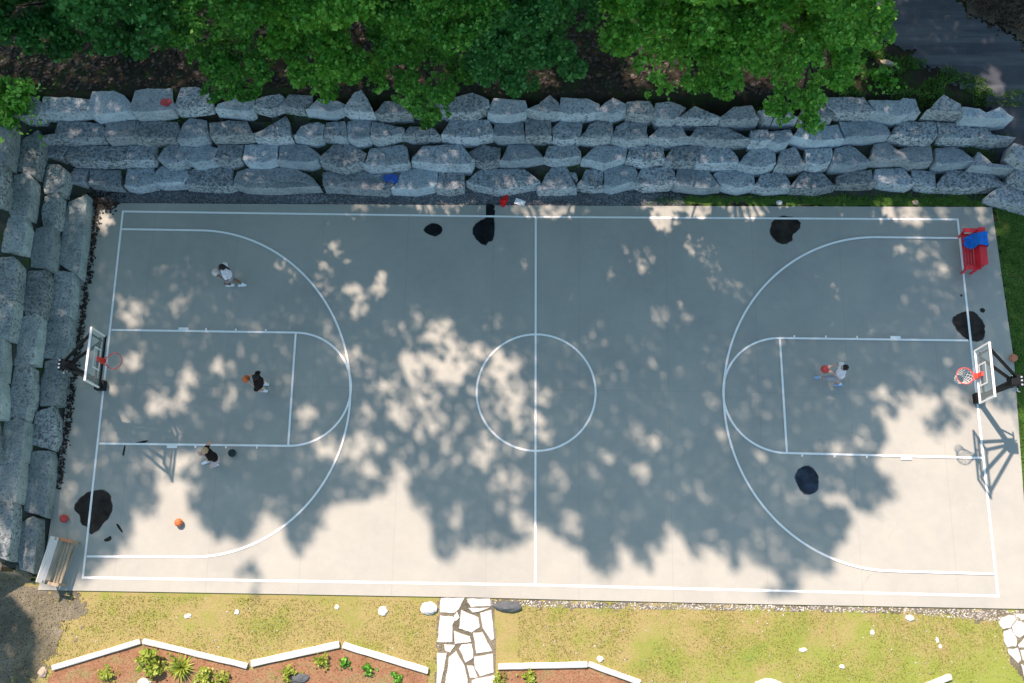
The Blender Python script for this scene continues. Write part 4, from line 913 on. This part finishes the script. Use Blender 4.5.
def shade_T(u, v):
    T = np.full(u.shape, .004)
    n1 = np.array([noise.noise(Vector((a*.06, b*.06, 2))) for a, b in zip(u, v)])
    n2 = np.array([noise.noise(Vector((a*.16, b*.16, 7))) for a, b in zip(u, v)])
    T = np.maximum(T, np.clip((n1*.6+n2*.6-.22)*.35, 0, .10)*(v > 205))
    T = np.maximum(T, .018*np.clip((u-560)/80, 0, 1)*np.clip((v-225)/60, 0, 1)*(1+n1))
    T = np.maximum(T, .006*(v > 205))
    n3 = np.array([noise.noise(Vector((a*.33, b*.24, 17))) for a, b in zip(u, v)])
    n4 = np.array([noise.noise(Vector((a*.13, b*.13, 27))) for a, b in zip(u, v)])
    uu = u+n2*9+n3*5; vv = v+n4*9+n3*6
    for a, b, ra, rb, s in SPOTS:
        q = ((uu-a)/(ra+2))**2+((vv-b)/(rb+2))**2
        k = (s if s > .55 else s*1.15 if b < 345 else s*s*1.8)*np.clip((1.25-q)/.45, 0, 1); T = np.maximum(T, np.where(k > 0, k*np.clip(.95+.75*n3+.35*n2, .1, 1), 0))
    # the mottled zone left of the centre circle
    q = ((u-440)/110)**2+((v-410)/105)**2
    T = np.maximum(T, np.where(q < 1, np.clip((n2*1.0+n1*.5+.05), 0, .55)*(1-q), 0))
    near = in_poly_n(u+n2*9+n3*6, v+n4*9+n3*8+17, LIT); T = np.maximum(T, np.where(near, np.clip(.22+1.1*n3+.7*n2, 0, .65), 0))
    T[in_poly_n(u+n2*5+n3*7, v+n4*5+n3*8+3, LIT)] = 1
    for a, b, ra, rb in DARK: T[((u-a)/ra)**2+((v-b)/rb)**2 < 1+n3*2] = .25
    return T
# ------------------------------------------------------------------ foliage
def leaf_mesh(name, P, size, mat, parent=None, upb=.6, lobed=True):
    n = len(P); nrm = rng.normal(size=(n, 3)); nrm[:, 2] = np.abs(nrm[:, 2])+upb*1.6; nrm /= np.linalg.norm(nrm, axis=1)[:, None]
    t = rng.normal(size=(n, 3)); t -= (t*nrm).sum(1)[:, None]*nrm; t /= np.linalg.norm(t, axis=1)[:, None]; b = np.cross(nrm, t)
    s = size*np.clip(rng.lognormal(-.08, .33, n), .5, 2.0)[:, None]
    # a folded leaf: tip, two shoulders, stem
    v0 = P-t*s*.55; v1 = P+b*s*.45-nrm*s*.10; v2 = P+t*s*.60-nrm*s*.06; v3 = P-b*s*.45-nrm*s*.10
    V = np.stack([v0, v1, v2, v3], 1).reshape(-1, 3)
    me = bpy.data.meshes.new(name); me.vertices.add(4*n); me.vertices.foreach_set('co', V.ravel().astype(np.float32))
    me.loops.add(4*n); me.loops.foreach_set('vertex_index', np.arange(4*n, dtype=np.int32))
    me.polygons.add(n); me.polygons.foreach_set('loop_start', np.arange(0, 4*n, 4, dtype=np.int32)); me.polygons.foreach_set('loop_total', np.full(n, 4, dtype=np.int32))
    me.update(calc_edges=True); me.materials.append(M[mat]); o = bpy.data.objects.new(name, me); C.objects.link(o)
    if parent: o.parent = parent
    return o
def shell(c, r, n, inner=.55, low=-.5):
    d = rng.normal(size=(n*2, 3)); d /= np.linalg.norm(d, axis=1)[:, None]; d = d[d[:, 2] > low][:n]
    k = rng.uniform(inner**3, 1, len(d))**(1/3)
    return np.array(c)+d*k[:, None]*np.array(r)
def tree(label, trunk, lobes, mat, leaf=.10, dens=520, group='trees on the bank above the boulder wall', name='tree'):
    """lobes: (u, v, z, radius m[, flat])"""
    tx, ty = trunk; tz = Hs(tx, ty)
    rt = empty(name, (tx, ty, tz), 0, label, 'tree', group); O = np.array((tx, ty, tz))
    P = []; cs = []
    for L in lobes:
        u, v, z, r_ = L[:4]; c = at(u, v, z); cs.append((c, r_))
        nsub = max(5, int(9*r_*r_))
        for k in range(nsub):
            d = Vector((random.gauss(0, 1), random.gauss(0, 1), random.gauss(0, .8))).normalized()*r_*random.uniform(.45, .88)
            rr = random.uniform(.28, .52)*min(1.2, r_**.5); sc_ = Vector((c.x+d.x, c.y+d.y, c.z+d.z*.75))
            P.append(shell(sc_, (rr, rr, rr*.55), int(dens*rr*rr*4.2), .35, -.35))
    P = np.concatenate(P)
    g_ = np.array([noise.noise(Vector(p)*2.2)+.5*noise.noise(Vector(p)*5.5) for p in P]); P = P[g_ > -.20]
    G0 = P-np.array(SUN)*P[:, 2:3]; G0[:, 2] = 0; ug, vg = projn(G0); Tg = shade_T(ug, vg)
    P = P[~((Tg > .15) & (vg > 198) & (rng.uniform(size=len(P)) > -np.log(np.clip(Tg, .01, .99))/26)) & ~((Tg > .3) & (rng.uniform(size=len(P)) < Tg*1.1))]
    leaf_mesh('crown', P-O, leaf, mat, rt)
    h = max(c.z for c, _ in cs)-tz
    mb = MB(); mb.tube([(0, 0, -.2), (.05, .02, h*.3), (-.04, .05, h*.6), (.0, .0, h*.85)], [.20, .15, .11, .05], 10); mb.build('trunk', 'bark', rt, True)
    bmb = MB()
    for c, r_ in cs:
        q = c-Vector((tx, ty, tz)); z0 = min(h*.55, max(.8, q.z*.5)); s0 = Vector((0, 0, z0))
        mid = s0.lerp(q, .5)+Vector((0, 0, .25)); bmb.tube([s0, mid, q, q+(q-mid)*.3], [.07, .045, .025, .008], 7)
    bmb.build('branches', 'bark', rt, True)
    return rt
# trees standing at the top of the wall (their near edges are in the picture)
tree('dark green maple at the far left of the bank, stopping short of the wall', (-13.2, 10.6), [(30, 5, 6.5, 1.5), (75, 20, 6, 1.1), (120, 25, 6.2, 1.1), (160, 10, 7, 1.3), (100, -25, 8, 1.6), (60, -50, 8.5, 1.8), (150, -60, 9, 1.8), (-20, -20, 7, 1.6), (185, 32, 5.4, .7)], 'leaf_c')
tree('slim maple whose low branch hangs over the top course near the left end', (-9.0, 10.4), [(215, 15, 6.5, 1.2), (240, 55, 5.2, .85), (228, 84, 4.0, .62), (212, 50, 5.0, .7), (250, -20, 8, 1.7), (245, 90, 3.8, .42), (210, -50, 9, 1.6)], 'leaf_a')
tree('broad maple with yellow-green lower leaves left of the middle of the bank', (-6.0, 10.6), [(300, 25, 6.5, 1.3), (345, 40, 6, 1.2), (310, 65, 5, .75), (335, 78, 4.6, .68), (365, 70, 4.8, .6), (290, -15, 8, 1.6), (360, -25, 8.3, 1.7), (325, -70, 9.3, 1.8)], 'leaf_b')
tree('dark maple with a drooping branch reaching the third course, left of centre', (-2.8, 10.7), [(410, 25, 6.5, 1.3), (425, 65, 5.2, .9), (428, 98, 4.0, .62), (432, 118, 3.3, .42), (455, 75, 4.8, .6), (405, 92, 4.2, .4), (400, -20, 8, 1.6), (450, -25, 8.5, 1.7), (430, -70, 9.5, 1.8)], 'leaf_a')
tree('dark green maple above the centre line with a straight lower edge', (.3, 10.8), [(490, 20, 6.6, 1.3), (500, 60, 5.4, .9), (540, 50, 5.6, 1.0), (560, 15, 6.5, 1.2), (520, 78, 4.8, .5), (575, 58, 5, .6), (510, -30, 8.5, 1.7), (570, -30, 8.5, 1.6), (540, -75, 9.5, 1.8)], 'leaf_c')
tree('largest bright maple on the bank right of the dark gap in the trees', (4.6, 10.6), [(650, 15, 6.8, 1.35), (700, 35, 6.4, 1.3), (670, 65, 5.3, .95), (720, 70, 5.2, .9), (700, 85, 4.6, .6), (690, -10, 8, 1.6), (640, -30, 8.5, 1.7), (740, 15, 7, 1.4), (700, -60, 9.5, 1.9), (655, 88, 4.4, .4)], 'leaf_b')
tree('bright maple beside the driveway with a drooping branch over the top three courses', (8.2, 10.7), [(800, 20, 6.6, 1.35), (840, 25, 6.2, 1.2), (865, 20, 6, .95), (780, 65, 5.2, .95), (830, 60, 5, .85), (790, 95, 4.0, .65), (775, 115, 3.4, .42), (805, 118, 3.4, .42), (815, 90, 3.9, .5), (810, -30, 8.4, 1.6), (850, -20, 8, 1.3), (800, -70, 9.5, 1.8), (850, 66, 4.6, .45)], 'leaf_b')
def shrub(label, u, v, z, r_, mat, n=900, leaf=.11, name='shrub', group=None, hgt=None):
    g = at(u, v, z); gz = Hs(g.x, g.y); hgt = hgt or r_*1.1
    rt = empty(name, (g.x, g.y, gz), 0, label, 'plant' if name != 'shrub' else 'shrub', group)
    P = []
    for k in range(9):
        a = random.random()*6.28; d = r_*random.uniform(.1, .65); rr = r_*random.uniform(.35, .5)
        ex = random.uniform(.7, 1.5); P.append(shell((math.cos(a)*d*ex, math.sin(a)*d*ex, hgt*random.uniform(.3, .85)), (rr*ex, rr/ex, rr*.6), n//9, .0, -.7))
    P.append(rng.normal(size=(n//4, 3))*np.array((r_*.55, r_*.55, hgt*.2))+np.array((0, 0, hgt*.5)))
    P = np.concatenate(P); g_ = np.array([noise.noise(Vector(p)*(1.7/r_)+Vector((u, v, 0))) for p in P]); P = P[(g_ > -.12) & (P[:, 2] > .01)]
    leaf_mesh('foliage', P, leaf, mat, rt, .2)
    mb = MB()
    for k in range(7):
        a = k*.9; mb.tube([(0, 0, -.03), (math.cos(a)*r_*.3, math.sin(a)*r_*.3, hgt*.4), (math.cos(a)*r_*.6, math.sin(a)*r_*.6, hgt*.75)], [.014, .010, .004], 5)
    mb.build('stem', 'bark', rt)
    return rt
shrub('bright green bush at the left picture edge above the corner of the walls', 8, 100, 2.4, .95, 'leaf_b', 2600, .14, hgt=1.3)
shrub('small bright fern-like shrub between the right maple and the driveway', 881, 82, 2.0, .52, 'leaf_b', 700, .11)
def spiky(label, u, v, r_, n, mat):
    g = at(u, v, .2); gz = Hs(g.x, g.y); rt = empty('spiky_plant', (g.x, g.y, gz), 0, label, 'plant'); V = []; Fc = []
    for i in range(n):
        a = 2.4*i; el = .25+1.1*(i/n); L = r_*random.uniform(.8, 1.1)*1.15; d = Vector((math.cos(a)*math.cos(el), math.sin(a)*math.cos(el), math.sin(el))); sd = Vector((-math.sin(a), math.cos(a), 0))
        k = len(V); p0 = d*.03; p1 = d*L*.5; p2 = d*L-Vector((0, 0, L*.22*(1.3-el)))
        V += [p0-sd*.015, p0+sd*.015, p1+sd*.028, p1-sd*.028, p1+Vector((0, 0, -.01)), p2]; Fc += [(k, k+1, k+2, k+4), (k, k+4, k+3), (k+3, k+4, k+5), (k+4, k+2, k+5)]
    new_obj('leaves', V, Fc, mat, rt); MB().tube([(0, 0, -.03), (0, 0, .07)], [.045, .03], 8).build('stem', 'bark', rt)
spiky('spiky green plant below the second timber in the left bed', 179, 668, .46, 60, 'leaf_y')
shrub('tall yellow-green leafy plant under the peak of the left timbers', 152, 663, .2, .36, 'leaf_y', 700, .10, 'leafy_plant', hgt=.55)
shrub('small green and yellow plant at the left end of the left bed', 107, 674, .1, .24, 'leaf_y', 300, .08, 'leafy_plant')
shrub('low pale green plant right of the spiky plant', 203, 676, .1, .36, 'leaf_y', 400, .07, 'leafy_plant')
shrub('low yellow plant at the foot of the second timber', 221, 679, .1, .25, 'leaf_y', 300, .07, 'leafy_plant')
shrub('small yellow-green plant beside the flat grey rock', 288, 674, .1, .24, 'leaf_y', 260, .07, 'leafy_plant')
shrub('pale loose plant under the third timber', 323, 662, .1, .25, 'leaf_y', 240, .07, 'leafy_plant')
shrub('small bright green plant in the middle of the left bed, below the highest timber end', 344, 664, .1, .16, 'leaf_b', 160, .07, 'leafy_plant')
shrub('small bright green plant below the fourth timber', 367, 669, .1, .19, 'leaf_b', 180, .07, 'leafy_plant')
shrub('green plant near the right end of the left bed', 397, 678, .1, .18, 'leaf_b', 160, .07, 'leafy_plant')
shrub('yellow plant at the left end of the right bed', 500, 678, .1, .20, 'leaf_y', 220, .07, 'leafy_plant')
shrub('yellow flowering plant below the level timber in the right bed', 530, 676, .1, .22, 'leaf_y', 240, .07, 'leafy_plant')
# ------------------------------------------------------------------ tall trees behind and beside the camera's view, whose crowns shade the court
N = 300000
X = rng.uniform(-20, 18.5, N); Y = rng.uniform(-9.5, 13.5, N)
area = 38.5*23.0; LS = .165; leafA = .5*LS*LS*1.15*.9*.87
U, Vv = projn(np.stack([X, Y, np.zeros(N)], 1)); T = shade_T(U, Vv)
# how many leaves the full shade needs
rho = NL/leafA; want = -np.log(np.clip(T, .0045, 1))/NL*0+np.clip(-np.log(np.clip(T, .0025, 1))/6.0, 0, 1)
up_ = Y > 6.3
keep = want.copy()
tr_ = np.where(X < -4, .26, np.where(X < 1, .16, np.where((X > 1.2) & (X < 3.3), .50, .07)))
dr_ = X > 11.5
keep = np.where((Y > 3.9) & ~dr_, keep*np.maximum(tr_, (Y < 5.2)*.6+((Y > 6.4) & (Y < 8.2))*.42), keep)
keep[(X < -16.6) & (Y > -6)] *= .5
keep[(X > 16.8)] *= .5
prob = keep*rho*area/N
sel = rng.uniform(size=N) < prob
print('leaf density factor', rho*area/N, 'kept', sel.sum())
X, Y = X[sel], Y[sel]
zmin = np.maximum((14.2-Y)/1.24, 6.5)
zl = np.where(X < -99, 0, 0)
Zz = np.clip(zmin+rng.uniform(.2, 1, len(X))**1.0*np.where(Y > 2, 10.5, 7.5), 0, 25.5)
# sideways escape for the far left and the lower left
PX = X+SUN.x*Zz; PY = Y+SUN.y*Zz
u2, v2 = projn(np.stack([PX, PY, Zz], 1))
low = (Y < -5.2) & (X < -14.6)
Zz[low] = rng.uniform(8, 14, low.sum()); PX = X+SUN.x*Zz; PY = Y+SUN.y*Zz
u2, v2 = projn(np.stack([PX, PY, Zz], 1))
ok = (u2 < -14) | (u2 > 1038) | (v2 < -14) | (v2 > 697)
print('outside frame', ok.sum(), len(ok))
P3 = np.stack([PX, PY, Zz], 1)[ok]; low = low[ok]
trunks = [(-25.0, 13.2), (-20.5, 14.0), (-15.6, 14.6), (-11.0, 13.8), (-6.2, 14.8), (-1.6, 13.9), (3.0, 14.6), (7.4, 15.6), (11.6, 17.5), (2.5, 19.5), (8.5, 21.5), (-9, 19.5)]
tw = np.array(trunks+[(-19.6, -2.0)])
d = np.hypot(P3[:, 0][:, None]-tw[:, 0]+0, (P3[:, 1][:, None]*.6+P3[:, 2][:, None]*0-tw[:, 1]*.6)); 
d[:, :9] -= 0; d[:, 12] = 99; ass = d.argmin(1); ass[low] = 12
names = ['at the far left end', 'second from the left', 'third from the left', 'fourth from the left', 'left of the centre line', 'just left of the centre line', 'just right of the centre line', 'beyond the largest bright maple', 'at the driveway side', 'in the rear right group', 'farthest back by the driveway', 'in the rear left group', 'standing alone beside the left wall']
for i, (tx, ty) in enumerate(tw):
    q = P3[ass == i]
    if len(q) < 50: continue
    gz = Hs(tx, ty); rt = empty('tall_tree', (tx, ty, gz), 0, 'tall canopy tree behind the bank %s, shading the court' % names[i] if i < 12 else 'tall tree standing alone beside the left wall, shading the lower left corner', 'tree', 'tall trees that shade the court')
    O = np.array((tx, ty, gz)); leaf_mesh('crown', q-O, LS*.98, 'leaf_a', rt, .9)
    h = np.percentile(q[:, 2], 85)-gz
    MB().tube([(0, 0, -.3), (.1, -.1, h*.3), (-.1, -.5, h*.6), (0, -1.0, h)], [.34, .26, .18, .06], 12).build('trunk', 'bark', rt, True)
    bmb = MB()
    for k in range(14):
        e_ = Vector(q[random.randrange(len(q))])-Vector(O); z0 = max(h*.25, min(h*.9, e_.z*.7)); s0 = Vector((0, -.5*z0/h, z0)); mid = s0.lerp(e_, .5)+Vector((0, 0, .5))
        bmb.tube([s0, mid, e_], [.09, .05, .012], 6)
    bmb.build('branches', 'bark', rt, True)
# ------------------------------------------------------------------ ground cover
def scatter(n, box, test):
    out = []
    while len(out) < n:
        x = random.uniform(box[0], box[1]); y = random.uniform(box[2], box[3])
        if test(x, y): out.append((x, y))
    return out
def blades(name, pts, h, w, mat, kind='stuff'):
    V = []; Fc = []
    for x, y in pts:
        z = Hs(x, y)+.01; a = random.random()*6.28; hh = h*random.uniform(.5, 1.3); l = hh*random.uniform(.3, 1.1); b = random.random()*6.28
        k = len(V); V += [(x-math.cos(a)*w, y-math.sin(a)*w, z), (x+math.cos(a)*w, y+math.sin(a)*w, z), (x+math.cos(b)*l, y+math.sin(b)*l, z+hh)]; Fc.append((k, k+1, k+2))
    o = new_obj(name, V, Fc, mat); tag(o, kind=kind); return o
def pebbles(name, pts, r0, r1, mat, zf=None):
    V = []; Fc = []
    for x, y in pts:
        r_ = random.uniform(r0, r1); z = Hs(x, y)+r_*.3+.015; a = random.random()*3; k = len(V); c_, s_ = math.cos(a)*r_, math.sin(a)*r_
        V += [(x+c_, y+s_, z), (x-s_*.8, y+c_*.8, z), (x-c_, y-s_, z), (x+s_*.8, y-c_*.8, z), (x, y, z+r_*.6), (x, y, z-r_*.5)]
        Fc += [(k, k+1, k+4), (k+1, k+2, k+4), (k+2, k+3, k+4), (k+3, k, k+4)]
    o = new_obj(name, V, Fc, mat); tag(o, kind='stuff'); return o
def yardtest(x, y):
    if in_poly(x, y, bedL) or in_poly(x, y, bedR): return False
    if -2.35 < x < -.45: return False
    return in_poly(x, y, yard) and not in_poly(x, y, courtP)
blades('lawn_grass', scatter(26000, (-15.2, 14.6, -9.3, -6.3), lambda x, y: yardtest(x, y) and noise.noise(Vector((x*.8, y*.8, 4)))+random.uniform(-.3, .3) > -.15), .05, .012, 'blade')
pebbles('lawn_debris', scatter(300, (-15.2, 14.6, -9.3, -6.3), yardtest), .012, .032, 'pebble')
vt = [v for v in W2([(993, 207), (1013, 361), (1031, 600), (1120, 620), (1150, 250), (1030, 200), (960, 190), (860, 194), (660, 197)])]
blades('verge_grass', scatter(16000, (4.5, 18, -6.5, 7.6), lambda x, y: in_poly(x, y, vt) and not in_poly(x, y, courtP)), .10, .016, 'bladeg')
blades('wall_weeds', scatter(9000, (-15, 16, 6.9, 8.9), lambda x, y: noise.noise(Vector((x*.55, y*1.2, 14)))+.04*(x > 1)*2 > .12), .10, .02, 'bladeg')
pebbles('gravel_stones', scatter(9000, (-14.3, 4.7, 6.05, 6.8), lambda x, y: not in_poly(x, y, courtP)), .015, .045, 'dpebble')
gb = W2([(470, 599), (1040, 611), (1040, 626), (900, 613), (560, 608), (470, 604)])
pebbles('gravel_stones', scatter(1500, (-1.5, 15.5, -7.2, -6), lambda x, y: in_poly(x, y, gb) and not in_poly(x, y, courtP)), .012, .035, 'pebble')
gc = W2([(-60, 566), (30, 574), (50, 588), (80, 592), (80, 606), (62, 640), (30, 683), (-60, 690)])
pebbles('gravel_stones', scatter(1500, (-17.5, -12.5, -9.3, -5.4), lambda x, y: in_poly(x, y, gc) and not in_poly(x, y, courtP)), .010, .028, 'litter')
# leaf litter: along the left court edge, in the corner and on the bank
def litter(name, pts, size, mat, lift=.012):
    P = np.array([(x, y, (0 if in_poly(x, y, courtP) else Hs(x, y))+lift+random.uniform(0, .03)) for x, y in pts]); o = leaf_mesh(name, P, size, mat, None, 2.5); tag(o, kind='stuff'); return o
def ledge(y): return -14.47+.012*(y)
litter('leaf_litter', [(ledge(y)+random.gauss(0, .06)+.07+.10*noise.noise(Vector((y*3, 1, 1))), y) for y in np.random.default_rng(3).uniform(-3.2, 6.1, 1300)], .06, 'litter')
litter('leaf_litter', scatter(8000, (-17.5, 9.6, 9.1, 12.6), lambda x, y: True), .10, 'litter')
litter('corner_litter', [(-14.1+random.gauss(0, .22), 6.25+random.gauss(0, .18)) for _ in range(600)], .08, 'litter')
drape('brush_bank', W2([(950, -60), (962, 4), (1024, 42), (1150, 110), (1230, 60), (1150, -120)], 2.0), 'brush', .050, .05, .3)
blades('bank_brush', scatter(6000, (13.2, 18, 11.2, 14.5), lambda x, y: y > 12.35-(x-13.2)*.55 and noise.noise(Vector((x, y, 1))) > -.2), .22, .02, 'brushb')
blades('bank_weeds', scatter(5000, (9, 15.2, 8.9, 11), lambda x, y: noise.noise(Vector((x*1.2, y*1.2, 6))) > .0 and y < 11-(x-10)*.35), .12, .02, 'bladeg')
